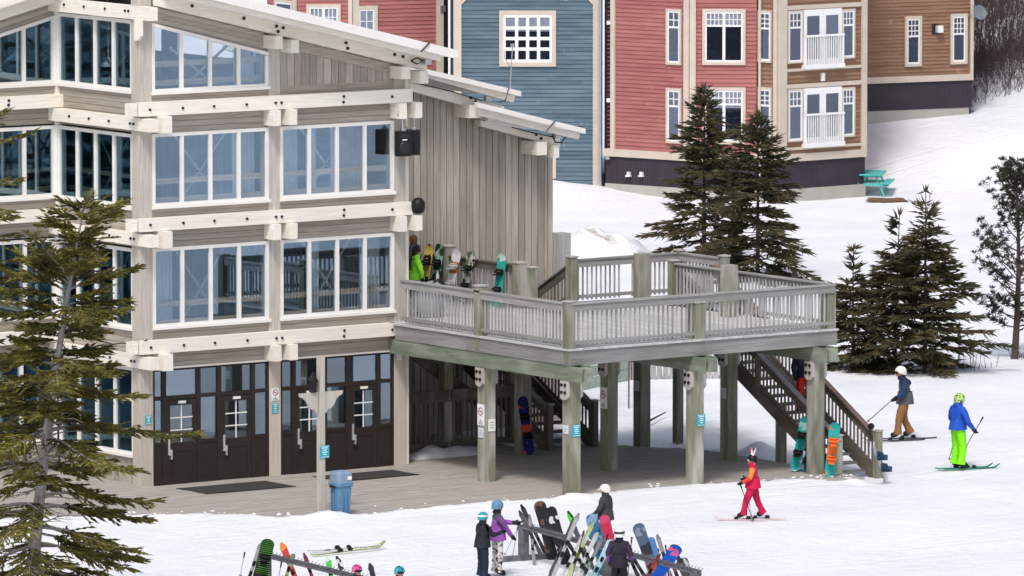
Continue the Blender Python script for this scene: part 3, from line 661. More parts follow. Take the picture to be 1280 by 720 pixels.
# fascia boards
MB().box(XL - .05, 11.1, YF - .05, YF, 3.18, DZ - .052).build('fascia', M['dk_x'], DK); MB().box(11.105, XR + .03, YF - .05, YF, 3.18, DZ - .055).build('fascia', M['dk_x'], DK)
MB().box(XL - .052, XL, YF + .003, -3.4, 3.18, DZ - .05).build('fascia', M['dk_y'], DK); MB().box(XL - .05, XL, -3.396, -.35, 3.18, DZ - .053).build('fascia', M['dk_y'], DK)
MB().box(XR, XR + .05, YF, 1.3, 3.18, DZ - .05).build('fascia', M['dk_y'], DK)
x = XL - .09
while x < XR:
    bx('deck_board', M['dkfl'], DK, x, min(x + .142, XR + .08), YF - .09, 1.28, DZ - .045 - ru(0, .003), DZ); x += .149
x = 7.78
while x < 11.6: bx('deck_board', M['dkfl'], DK, x, x + .142, 1.285, 4.84, DZ - .045 - ru(0, .003), DZ - .001); x += .149
BAL = MB().box(-.019, .019, -.019, .019, 0, 1).mesh('baluster', M['dk_z'])
BALD = MB().box(-.019, .019, -.019, .019, 0, 1).mesh('baluster', M['oldbrown_z'])
def rail(p0, p1, par, ax, top=RTZ - DZ, low=.10, pitch=.14, me=None, mt=None, skip=(), board=.17, out=(0, 0)):
    """level or raked railing between two floor points: cap, top board, bottom rail and single balusters"""
    p0 = Vector(p0); p1 = Vector(p1); mt = mt or M['dk_' + ax]; me = me or BAL
    u = Vector((0, 0, 1)); off = Vector((out[0], out[1], 0))
    MB().beam(p0 + u * (top - .02), p1 + u * (top - .02), .16, .04).build('rail_cap', mt, par)
    MB().beam(p0 + u * (top - .042 - board / 2) + off * .03, p1 + u * (top - .042 - board / 2) + off * .03, .04, board).build('top_rail', mt, par)
    MB().beam(p0 + u * (low + .04), p1 + u * (low + .04), .04, .085).build('bottom_rail', mt, par)
    d = p1 - p0; h = math.hypot(d.x, d.y); n = int(h / pitch)
    for i in range(1, n):
        q = p0 + d * (i / n)
        if any(abs(i / n * h - s) < .12 for s in skip): continue
        o = inst('baluster', me, par, q + u * (low - .05) - off * .022, scale=(ru(.9, 1.1), 1, top - .06 - low + ru(0, .012)))
def newel(x, y, z0, z1, w=.2, par=None, mat='gr_z', cap=True):
    MB().box(x - w / 2, x + w / 2, y - w / 2, y + w / 2, z0, z1).build('rail_post', M[mat], par or DK)
    if cap: MB().box(x - w / 2 - .02, x + w / 2 + .02, y - w / 2 - .02, y + w / 2 + .02, z1 + .001, z1 + .035).build('post_cap', M['gusset'], par or DK)
rail((XL + .02, YF + .02, DZ), (XR - .02, YF + .02, DZ), DK, 'x', skip=(.05, 3.9, 8.0), out=(0, -1))
rail((XL + .02, YF + .02, DZ), (XL + .02, -.55, DZ), DK, 'y', skip=(.05, 3.75), out=(-1, 0))
rail((XR - .02, YF + .02, DZ), (XR - .02, -.9, DZ), DK, 'y', skip=(4.8,), out=(1, 0))
rail((11.62, .9, DZ), (11.62, 4.75, DZ), DK, 'y', mt=M['oldbrown'], out=(-1, 0))
rail((13.58, 1.12, DZ), (16.85, 1.12, DZ), DK, 'x', skip=(1.6,), out=(0, -1))
rail((16.88, 1.12, DZ), (16.88, -.75, DZ), DK, 'y', out=(-1, 0))
for (x, y, z1, w) in ((XL + .045, YF + .075, 4.70, .22), (11.0, YF + .13, 4.46, .3), (XR - .1, YF + .14, 4.5, .26), (XL + .06, -3.85, 4.78, .24), (XR - .02, -1.0, 4.72, .2), (11.66, .82, 4.72, .26), (13.5, 1.12, 4.74, .22), (16.9, 1.12, 4.72, .2), (16.9, -.78, 4.72, .2), (11.62, 3.9, 4.9, .3), (11.9, .6, 4.6, .2)):
    newel(x, y, 3.2 if z1 < 4.6 else DZ - .35, z1, w)
# landing of the front stair
x = XR + .1
while x < 16.9: bx('deck_board', M['dkfl'], DK, x, x + .142, -.85, 1.28, DZ - .045, DZ - .002); x += .149
MB().box(XR + .06, 17.0, -.92, -.86, 3.2, DZ - .05).build('fascia', M['dk_x'], DK); MB().box(16.96, 17.01, -.86, 1.3, 3.2, DZ - .05).build('fascia', M['dk_y'], DK)
post(16.7, .9, -.2, 3.2, .2); post(15.5, -5.0, -.3, 1.45, .2)
# tall square post behind the deck, at the end of the lodge wall
tpst = MB().box(15.62, 16.0, 4.6, 5.0, -.1, 4.95).build('tall_post', M['dk_z']); props(tpst, 'tall square grey post standing at the end of the boarded lodge wall', 'post')
# ------------------------------------------------------------------ front stair (falls towards the camera)
def stair(root, x0, x1, ytop, ybot, ztop, zbot, nst, rail_sides=(0, 1), cap=None, top_out=0.0, mat='oldbrown', trmat='tread', newel_b=True, railh=.95, sw=.30):
    for i in range(nst):
        f = (i + .5) / nst; y = ytop + (ybot - ytop) * f; z = ztop + (zbot - ztop) * (i + 1) / nst
        s = -1 if ybot < ytop else 1
        bx('tread', M[trmat], root, x0 + .055, x1 - .055, y - .15, y + .15, z - .05, z)
    for k, x in enumerate((x0, x1)):
        a = Vector((x, ytop, ztop - .12)); b = Vector((x, ybot, zbot + .06))
        d = (b - a); a2 = a - d * .0
        MB().beam(a2, b, .07, sw, up=(0, 0, 1)).build('stringer', M[mat], root)
        if k in rail_sides:
            aa = Vector((x, ytop, ztop)); bb = Vector((x, ybot, zbot + .12))
            u = Vector((0, 0, 1))
            MB().beam(aa + u * railh, bb + u * railh, .15, .04).build('handrail_cap', (cap if k else None) or M['dk_y'], root)
            MB().beam(aa + u * (railh - .14), bb + u * (railh - .14), .045, .2).build('handrail', M[mat], root)
            MB().beam(aa + u * .17, bb + u * .17, .04, .08).build('bottom_rail', M[mat], root)
            n = int(abs(ybot - ytop) / .145)
            for i in range(1, n):
                q = aa + (bb - aa) * (i / n); inst('baluster', BALD, root, q + u * .14, scale=(1, 1, railh - .3))
FS = thing('deck_stair', 'long open-riser timber stair running down from the deck with red capped handrail', 'staircase', (15.9, -7.6, -.25))
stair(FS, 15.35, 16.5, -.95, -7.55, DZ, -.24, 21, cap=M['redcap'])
for (x, y, z1) in ((16.5, -7.62, .95), (15.35, -7.5, .9)): newel(x, y, -.5, z1, .17, FS, 'gr_z')
newel(15.30, -4.3, 1.62, 2.6, .12, FS, 'oldbrown_z', cap=False); newel(16.53, -4.3, 1.62, 2.6, .12, FS, 'oldbrown_z', cap=False)
MB().lathe([(.06, 0), (.085, .04), (.075, .10), (.02, .14)], 8, (16.42, -7.45, 1.0)).build('dark_cap', M['black'], FS)
# ------------------------------------------------------------------ rear stair under the deck
RS_ = thing('rear_stair', 'dark timber stair in the shade beneath the deck with slatted handrails', 'staircase', (13, 1, 0))
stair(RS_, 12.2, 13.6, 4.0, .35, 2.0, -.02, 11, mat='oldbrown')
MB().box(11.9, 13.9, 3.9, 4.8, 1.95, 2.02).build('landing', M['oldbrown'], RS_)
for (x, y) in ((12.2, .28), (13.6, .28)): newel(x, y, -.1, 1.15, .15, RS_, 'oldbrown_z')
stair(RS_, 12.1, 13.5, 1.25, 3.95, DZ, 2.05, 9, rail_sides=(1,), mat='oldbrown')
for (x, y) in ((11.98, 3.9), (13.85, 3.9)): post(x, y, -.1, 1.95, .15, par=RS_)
# slatted screen fence below the deck, against the lodge
UF = thing('slatted_screen', 'dark slatted timber screen in the shade below the back of the deck', 'fence', (10, 2.2, 0))
for (xa, xb) in ((7.9, 10.0), (10.1, 12.1)):
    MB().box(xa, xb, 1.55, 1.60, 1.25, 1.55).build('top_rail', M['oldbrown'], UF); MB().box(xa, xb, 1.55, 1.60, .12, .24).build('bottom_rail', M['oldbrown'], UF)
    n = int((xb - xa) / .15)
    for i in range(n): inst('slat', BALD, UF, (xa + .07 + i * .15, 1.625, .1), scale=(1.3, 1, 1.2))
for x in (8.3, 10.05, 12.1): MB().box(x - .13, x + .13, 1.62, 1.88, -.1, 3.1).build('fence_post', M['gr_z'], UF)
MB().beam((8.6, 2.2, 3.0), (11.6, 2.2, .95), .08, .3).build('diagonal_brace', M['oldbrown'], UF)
sb = MB()
n = 40
for i in range(n + 1):
    x = 8.0 + 3.0 * i / n
    for k, (dy, h) in enumerate(((-.55, 0), (-.3, .16), (0, .30), (.25, .22), (.5, 0))):
        sb.v.append((x, 1.0 + dy + .12 * nz(x, dy, 2), -.05 + (h + .05) * (.65 + .5 * nz(x, dy, 1.6, 4)) * min(1, 5 * i / n, 5 * (1 - i / n))))
for i in range(n):
    for k in range(4): a = i * 5 + k; sb.f.append((a, a + 5, a + 6, a + 1)); sb.m.append(0)
props(sb.build('snow_bank', M['snow'], smooth=True), kind='stuff')
# ploughed snow heap behind the deck
hp = gpt0(742, 322); m = MB(); n = 22; kk = 9
for i in range(kk + 1):
    r = i / kk
    for j in range(n):
        a = 2 * math.pi * j / n; x = hp.x + math.cos(a) * r * 2.3; y = hp.y + math.sin(a) * r * 2.3
        m.v.append((x, y, .95 * (1 - r * r) ** 1.3 * (1 + .5 * nz(x, y, 1.1, 3) + .25 * nz(x, y, 3, 6)) - .12 + .05))
for i in range(kk):
    for j in range(n): m.f.append((i * n + j, i * n + (j + 1) % n, (i + 1) * n + (j + 1) % n, (i + 1) * n + j)); m.m.append(0)
props(m.build('snow_pile', M['snow_dirty'], smooth=True), 'dirty ploughed heap of snow behind the back railing of the deck', 'snow pile')
# fences behind the deck
GF = thing('board_fence', 'low pale green horizontal board fence seen through the deck posts', 'fence', (21, 10.8, 0))
p0, p1 = Vector((18.6, 9.4, 0)), Vector((23.4, 11.9, 0))
for i in range(5):
    u = Vector((0, 0, .16 + i * .31)); MB().beam(p0 + u, p1 + u, .03, .29).build('slat', M['fence_g'] if 'fence_g' in M else M['gr_y'], GF)
for i in range(3): q = p0 + (p1 - p0) * (i / 2); MB().box(q.x - .06, q.x + .06, q.y + .03, q.y + .15, -.2, 1.7).build('fence_post', M['gr_z'], GF)
PF = thing('picket_fence', 'grey upright board fence standing in snow behind the deck', 'fence', (25, 11, 0))
p0, p1 = Vector((22.9, 11.9, 0)), Vector((26.9, 9.9, 0)); n = 26; dv = (p1 - p0).normalized()
for i in range(n):
    q = p0 + (p1 - p0) * ((i + .5) / n); o = inst('picket', MB().box(-.07, .07, -.012, .012, 0, 1).mesh('picket', M['dk_z']) if i == 0 else pk, PF, (q.x, q.y, -.1 + ru(0, .05)), math.atan2(dv.y, dv.x), (1, 1, ru(1.35, 1.5)))
    pk = o.data
for z in (.4, 1.1): MB().beam(p0 + Vector((.03, .05, z)), p1 + Vector((.03, .05, z)), .04, .09).build('fence_rail', M['dk_x'], PF)
q = PZ(786, 511); mp = MB().tube([(q.x, q.y, -.2), (q.x, q.y, 2.2)], .022, 6).build('marker_pole', M['redcap']); props(mp, 'thin reddish marker pole standing in snow behind the deck', 'pole')
a, b = PZ(811, 529), PZ(832, 521)
props(MB().tube([(a.x, a.y, .05), ((a.x + b.x) / 2, (a.y + b.y) / 2, .09), (b.x, b.y, .12)], [.03, .025, .015], 5).build('fallen_stick', M['bark_d']), 'dark stick lying on the snow between the deck posts', 'stick')
q = PZ(1199, 452); gp = MB().tube([(q.x, q.y, -.2), (q.x, q.y, 1.1)], .04, 7).build('metal_post', M['steel']); props(gp, 'short grey metal post in the snow beside the right-hand spruces', 'post')
MB().tube([(q.x, q.y, .75), (q.x - 1.1, q.y + .7, .65)], .03, 6).build('cross_bar', M['steel'], gp, local=False)
# ------------------------------------------------------------------ signs
def sign(px, label, face, kind, x, y, z, w, h, group=None):
    """a flat sign on the -X face ('x') or the -Y face ('y') of a post"""
    root = thing('wall_sign', label, 'sign', (x, y, z), 0, group)
    def rect(a0, a1, z0, z1, d0, d1, name, mat, par):
        if face == 'y': return MB().box(x + a0, x + a1, y - d1, y - d0, z + z0, z + z1).build(name, mat, par)
        return MB().box(x - d1, x - d0, y - a1, y - a0, z + z0, z + z1).build(name, mat, par)
    pan = rect(-w / 2, w / 2, 0, h, 0, .015, 'sign_panel', {'teal': M['teal'], 'smoke': M['signwhite'], 'note': M['signgrey'], 'notew': M['signwhite']}[kind], root)
    if kind == 'teal':
        rect(-w / 2 + .015, w / 2 - .015, h - .03, h - .02, .016, .018, 'border', M['signwhite'], root); rect(-w / 2 + .015, w / 2 - .015, .02, .03, .016, .018, 'border', M['signwhite'], root)
        for i, (l) in enumerate((.62, .42, .52, .34)):
            zz = h * (.80 - i * .17); rect(-w * l / 2, w * l / 2, zz - h * .035, zz + h * .035, .016, .018, 'printed_line', M['signwhite'], root)
    if kind == 'smoke':
        R = w * .36; cz = h * .66; n = 20; rg = MB()
        def pt(a, r, d):
            if face == 'y': return (x + r * math.cos(a), y - d, z + cz + r * math.sin(a))
            return (x - d, y - r * math.cos(a), z + cz + r * math.sin(a))
        for i in range(n):
            a, b = 2 * math.pi * i / n, 2 * math.pi * (i + 1) / n; rg.add([pt(a, R, .018), pt(b, R, .018), pt(b, R * .78, .018), pt(a, R * .78, .018)], [(0, 1, 2, 3)])
        s = R * .09; c, d = math.cos(math.radians(135)), math.sin(math.radians(135))
        a = math.radians(135); rg.add([pt(a - .1, R * .8, .019), pt(a + .1, R * .8, .019), pt(a + math.pi - .1, R * .8, .019), pt(a + math.pi + .1, R * .8, .019)], [(0, 1, 2, 3)])
        rg.build('prohibition_ring', M['signred'], root)
        rect(-R * .55, R * .45, cz - R * .1, cz + R * .1, .016, .0175, 'cigarette', M['black'], root)
        for i, l in enumerate((.22, .6, .6)): rect(-w * l / 2, w * l / 2, h * (.24 - i * .09), h * (.27 - i * .09), .016, .018, 'printed_line', M['black'], root)
    if kind in ('note', 'notew'):
        for i in range(3): rect(-w * .3, w * .3, h * (.7 - .22 * i), h * (.74 - .22 * i), .016, .018, 'printed_line', M['dark_in'], root)
    return root
sign(0, 'teal sign on the front corner post under the deck', 'y', 'teal', 7.30, -7.62, 1.45, .24, .29)
sign(0, 'small pale notice on the front corner post left of its teal sign', 'x', 'note', 7.12, -7.46, 1.52, .2, .2)
sign(0, 'teal sign on the middle front deck post', 'y', 'teal', 11.05, -7.62, 1.45, .24, .29)
sign(0, 'white no smoking sign on the deck post nearest the lodge entrance', 'x', 'smoke', 7.12, -3.93, 1.38, .28, .52)
sign(0, 'pale blue notice below a no smoking sign on the post nearest the lodge', 'x', 'note', 7.12, -3.93, 1.08, .2, .24)
sign(0, 'white paper notice beside a no smoking sign on the post nearest the lodge', 'y', 'notew', 7.32, -4.09, 1.24, .2, .3)
sign(0, 'no smoking sign on the second-row deck post behind the front corner post', 'x', 'smoke', 10.82, -3.93, 1.55, .28, .52)
sign(0, 'pale blue notice on the shaded back post above a hanging snowboard', 'y', 'note', 10.95, -.44, 2.15, .2, .26)
sign(0, 'small grey plate on the back right deck post', 'x', 'note', 14.52, -.28, 1.4, .2, .26)
sign(0, 'small grey plate on the second-row post by the front stair', 'x', 'note', 14.52, -3.93, 1.55, .18, .26)
sign(0, 'white notice with round emblem on the post between the two door pairs', 'y', 'smoke', 3.67, -.062, 1.86, .22, .30)
sign(0, 'teal sign below a white notice on the post between the two door pairs', 'y', 'teal', 3.67, -.062, 1.55, .19, .25)
sign(0, 'teal sign on the lodge corner post left of the doors', 'y', 'teal', -.03, -.062, 1.52, .17, .22)
sg = sign(0, 'pale emblem plate on the beige post right of the doors', 'y', 'notew', 7.36, -.072, 2.62, .14, .2)
# ------------------------------------------------------------------ entrance mats, lamp post, bin
for (x0, x1, y0, y1, lb) in ((.32, 2.85, -2.1, -.85, 'dark doormat on the boardwalk before the left pair of doors'), (4.3, 6.62, -1.95, -.85, 'dark doormat on the boardwalk before the right pair of doors')):
    m = thing('door_mat', lb, 'mat', ((x0 + x1) / 2, (y0 + y1) / 2, .004), 0, 'entrance mats')
    MB().box(x0, x1, y0, y1, .004, .02).build('mat', M['rubber'], m)
    b = MB(); b.box(x0 - .04, x1 + .04, y0 - .04, y0, .004, .016); b.box(x0 - .04, x1 + .04, y1, y1 + .04, .004, .016); b.build('edging', M['black'], m)
LX, LY = .39, -6.9
LP = thing('lamp_post', 'weathered square wooden post with scrolled bracket and lantern before the doors', 'lamp post', (LX, LY, 0))
MB().box(LX - .072, LX + .072, LY - .072, LY + .072, -.3, 3.78).build('post', M['gr_z'] if 0 else M['post_z'], LP)
for s in (-1, 1):
    pr = [(LX + s * .09, LY - .03, 2.92), (LX + s * .62, LY - .03, 2.92), (LX + s * .60, LY - .03, 2.84), (LX + s * .50, LY - .03, 2.80), (LX + s * .42, LY - .03, 2.72), (LX + s * .36, LY - .03, 2.60), (LX + s * .27, LY - .03, 2.52), (LX + s * .2, LY - .03, 2.52), (LX + s * .14, LY - .03, 2.42), (LX + s * .09, LY - .03, 2.44)]
    MB().prism(pr if s < 0 else pr[::-1], (0, .06, 0)).build('bracket', M['post_z'], LP)
lt = MB(); lt.lathe([(.03, 0), (.11, .02), (.10, .05), (.085, .07), (.11, .26), (.14, .30), (.09, .36), (.03, .44), (.015, .5)], 6, (LX - .22, LY, 2.92)); lt.build('lantern', M['black'], LP)
sign(0, 'teal sign on the weathered lamp post', 'y', 'teal', LX + .04, LY - .087, 1.36, .26, .30)
BN = thing('litter_bin', 'blue wheeled litter bin with grey lid beside the lamp post', 'litter bin', (LX + .42, LY - .22, 0))
bxx, byy = LX + .42, LY - .22
def rbox(cx, cy, w0, w1, z0, z1, m=MB):
    o = MB(); r = .06
    def ring(w, z): 
        h = w / 2; return [(cx - h + r, cy - h, z), (cx + h - r, cy - h, z), (cx + h, cy - h + r, z), (cx + h, cy + h - r, z), (cx + h - r, cy + h, z), (cx - h + r, cy + h, z), (cx - h, cy + h - r, z), (cx - h, cy - h + r, z)]
    a = ring(w0, z0); b = ring(w1, z1); o.add(a + b, [tuple(range(8))[::-1], tuple(range(8, 16))] + [(i, (i + 1) % 8, 8 + (i + 1) % 8, 8 + i) for i in range(8)]); return o
bo = rbox(bxx, byy, .34, .41, 0, .72); 
for q in (-.10, 0, .10): bo.box(bxx + q - .02, bxx + q + .02, byy - .215, byy - .18, .06, .60)
for q in (-.10, 0, .10): bo.box(bxx - .215, bxx - .18, byy + q - .02, byy + q + .02, .06, .60)
bo.build('bin_body', M['binblue'], BN)
rbox(bxx, byy, .47, .47, .70, .76).build('rim', M['binblue'], BN)
li = rbox(bxx, byy, .44, .42, .762, .98); li.build('lid', M['bingrey'], BN)
rbox(bxx, byy, .41, .34, .982, 1.04).build('lid_top', M['bingrey'], BN)
MB().box(bxx + .04, bxx + .15, byy - .232, byy - .222, .85, .93).build('label', M['signwhite'], BN)
for s in (-1, 1): MB().box(bxx + s * .25 - .03, bxx + s * .25 + .03, byy - .08, byy + .08, .66, .71).build('handle', M['black'], BN)
# ------------------------------------------------------------------ loudspeakers on the lodge corner
def speaker(x, y, z, label, rz):
    s = thing('loudspeaker', label, 'loudspeaker', (x, y, z), rz, 'loudspeakers under the lodge beams'); s.scale = (.82, .82, 1)
    def lb(name, m, mt): return m.build(name, mt, s, local=True)
    b = MB(); b.prism([(-.25, -.02, 0), (.25, -.02, 0), (.25, -.02, .62), (-.25, -.02, .62)], (0, .02, 0)); b.prism([(-.25, 0, 0), (.25, 0, 0), (.17, .32, 0), (-.17, .32, 0)], (0, 0, .62)); lb('cabinet', b, M['black'])
    c = MB(); c.tube([(0, -.022, .20), (0, -.045, .20)], [.17, .15], 16); lb('woofer', c, M['iron'])
    c = MB(); c.box(-.16, .16, -.035, -.021, .46, .56); lb('horn', c, M['iron'])
    c = MB(); c.box(-.08, .08, -.03, -.021, .395, .42); lb('badge', c, M['signwhite'])
    c = MB(); c.tube([(0, .12, .62), (0, .12, .95)], .025, 6); c.box(-.06, .06, .06, .18, .62, .68); lb('bracket', c, M['steel'])
speaker(7.22, -.52, 7.72, 'black loudspeaker with white badge facing out from the upper lodge corner', math.radians(-8))
speaker(7.78, -.30, 7.72, 'black loudspeaker turned side-on at the upper lodge corner', math.radians(65))
MB().tube([(7.1, -.4, 8.75), (7.3, -.4, 8.55)], .015, 5).build('cable', M['black'], LG)
s = thing('loudspeaker', 'small rounded black speaker at the lodge corner above the deck', 'loudspeaker', (7.72, -.3, 6.32))
MB().lathe([(.05, -.02), (.15, .02), (.18, .16), (.17, .28), (.10, .36), (.03, .38)], 12, (7.74, -.36, 6.28)).build('cabinet', M['black'], s, smooth=True); MB().box(7.6, 7.7, -.4, -.1, 6.4, 6.46).build('bracket', M['steel'], s)
# ------------------------------------------------------------------ skis, boards, people
def frame_from(p0, p1, face):
    """matrix whose Z runs p0->p1 and whose -Y looks along 'face'"""
    p0 = Vector(p0); z = (Vector(p1) - p0).normalized(); f = Vector(face); y = (-f - z * (-f).dot(z)).normalized(); x = y.cross(z)
    return Matrix(((x.x, y.x, z.x, p0.x), (x.y, y.y, z.y, p0.y), (x.z, y.z, z.z, p0.z), (0, 0, 0, 1)))
def board_outline(L, w, n=7):
    r = w / 2; pts = []
    for i in range(n + 1):
        a = math.pi + math.pi * i / n; pts.append((r * math.cos(a), r * 1.15 + r * 1.15 * math.sin(a)))
    pts += [(r * .9, L * .35), (r * .87, L * .5), (r * .9, L * .65)]
    for i in range(n + 1):
        a = math.pi * i / n; pts.append((r * math.cos(a), L - r * 1.15 + r * 1.15 * math.sin(a)))
    pts += [(-r * .9, L * .65), (-r * .87, L * .5), (-r * .9, L * .35)]
    return pts
def curl(z, L, tip=.22, h=.07):
    d = max(0, tip - z, z - (L - tip)); return h * (d / tip) ** 2
def snowboard(label, p0, p1, face, top, base, bind=None, L=None, w=.27, bindings=True, group=None, cat='snowboard', wl_=None):
    L = L or (Vector(p1) - Vector(p0)).length
    o = thing('snowboard', label, cat, (0, 0, 0), 0, group)
    Mx = frame_from(p0, p1, face); o.matrix_world = Mx
    pts = board_outline(L, w); m = MB(); n = len(pts); t = .012
    # topsheet towards -Y, tips curl towards -Y
    A = [(x, -t / 2 - curl(z, L), z) for x, z in pts]; B = [(x, t / 2 - curl(z, L), z) for x, z in pts]
    cz = [L * .12, L * .5, L * .88]
    m.v = A + B
    # strip triangulation by pairing left and right outline points along z
    k = n // 2
    def capf(off, flip, mi):
        left = sorted([i for i in range(n) if pts[i][0] <= 1e-6], key=lambda i: pts[i][1]); right = sorted([i for i in range(n) if pts[i][0] > 1e-6], key=lambda i: pts[i][1])
        a = b = 0
        while a < len(left) - 1 or b < len(right) - 1:
            if b == len(right) - 1 or (a < len(left) - 1 and pts[left[a + 1]][1] <= pts[right[b + 1]][1]): tri = (left[a] + off, right[b] + off, left[a + 1] + off); a += 1
            else: tri = (left[a] + off, right[b] + off, right[b + 1] + off); b += 1
            m.f.append(tri if not flip else tri[::-1]); m.m.append(mi)
    capf(0, False, 0); capf(n, True, 1)
    for i in range(n): j = (i + 1) % n; m.f.append((i, j, n + j, n + i)); m.m.append(2)
    m.build('deck', [top, base, M['iron']], o, local=True)
    if bindings:
        bm = bind or M['black']
        for z in (L * .34, L * .66):
            b = MB(); b.box(-.08, .08, -.05, -.012, z - .06, z + .06); b.prism([(-.09, -.05, z - .06), (.09, -.05, z - .06), (.07, -.26, z - .10), (-.07, -.26, z - .10)], (0, 0, .02))
            pts2 = [(-.10, -.04, z + .02), (-.09, -.13, z + .0), (0, -.17, z), (.09, -.13, z), (.10, -.04, z + .02)]; b.tube(pts2, .03, 5)
            pts2 = [(-.09, -.04, z + .07), (-.07, -.09, z + .06), (0, -.11, z + .06), (.07, -.09, z + .06), (.09, -.04, z + .07)]; b.tube(pts2, .022, 5)
            b.build('binding', bm, o, local=True)
    return o
def ski(label, p0, p1, face, top, base=None, w=.085, group=None, binding=True, L=None, bmat=None):
    L = L or (Vector(p1) - Vector(p0)).length
    base = base or (top if Vector(face).z > .9 else None); o = thing('ski', label, 'ski', (0, 0, 0), 0, group); o.matrix_world = frame_from(p0, p1, face)
    n = 12; m = MB()
    for i in range(n + 1):
        z = L * i / n; f = i / n
        ww = w * (.5 if i == 0 else .92 if f < .25 else .78 if f < .62 else .95 if f < .9 else 1.1 if i < n else .35)
        c = -.10 * max(0, (f - .86) / .14) ** 2 * (L / 1.6) - .02 * max(0, (.06 - f) / .06)
        m.v += [(-ww / 2, -.012 + c, z), (ww / 2, -.012 + c, z), (ww / 2, .012 + c, z), (-ww / 2, .012 + c, z)]
    for i in range(n):
        a = i * 4; b = a + 4
        for (q, r, mi) in ((0, 1, 0), (1, 2, 1), (2, 3, 1), (3, 0, 1)): m.f.append((a + q, a + r, b + r, b + q)); m.m.append(mi)
    m.f += [(3, 2, 1, 0), (n * 4, n * 4 + 1, n * 4 + 2, n * 4 + 3)]; m.m += [1, 1]
    m.build('ski_body', [top, base or M['iron']], o, local=True)
    if binding:
        z = L * .46
        b = MB(); b.box(-.035, .035, -.055, -.012, z - .2, z - .08); b.box(-.03, .03, -.09, -.054, z - .19, z - .1); b.build('heel_piece', bmat or M['black'], o, local=True)
        b = MB(); b.box(-.035, .035, -.05, -.012, z + .1, z + .2); b.box(-.025, .025, -.08, -.049, z + .1, z + .17); b.build('toe_piece', bmat or M['black'], o, local=True)
    return o
def pole(label, p0, p1, col=None, group=None):
    """p0 = tip, p1 = grip"""
    p0 = Vector(p0); p1 = Vector(p1); L = (p1 - p0).length
    o = thing('ski_pole', label, 'ski pole', (0, 0, 0), 0, group); o.matrix_world = frame_from(p0, p1, FH + Vector((.01, .02, .3)))
    MB().tube([(0, 0, 0), (0, 0, .06), (0, 0, L - .12)], [.004, .010, .011], 5).build('shaft', col or M['iron'], o, local=True)
    MB().tube([(0, 0, L - .14), (0, 0, L - .05), (0, 0, L)], [.016, .02, .022], 6).build('grip', M['black'], o, local=True)
    MB().tube([(0, 0, .05), (0, 0, .062)], .042, 8).build('basket', M['black'], o, local=True)
    return o
G = {}
def C(name, rgb, rough=.6, var=.06): 
    if name not in G: G[name] = plain(name, rgb, rough, var=max(var, .1), scale=11, bump=.9, bscale=13, spec=.15)
    return G[name]
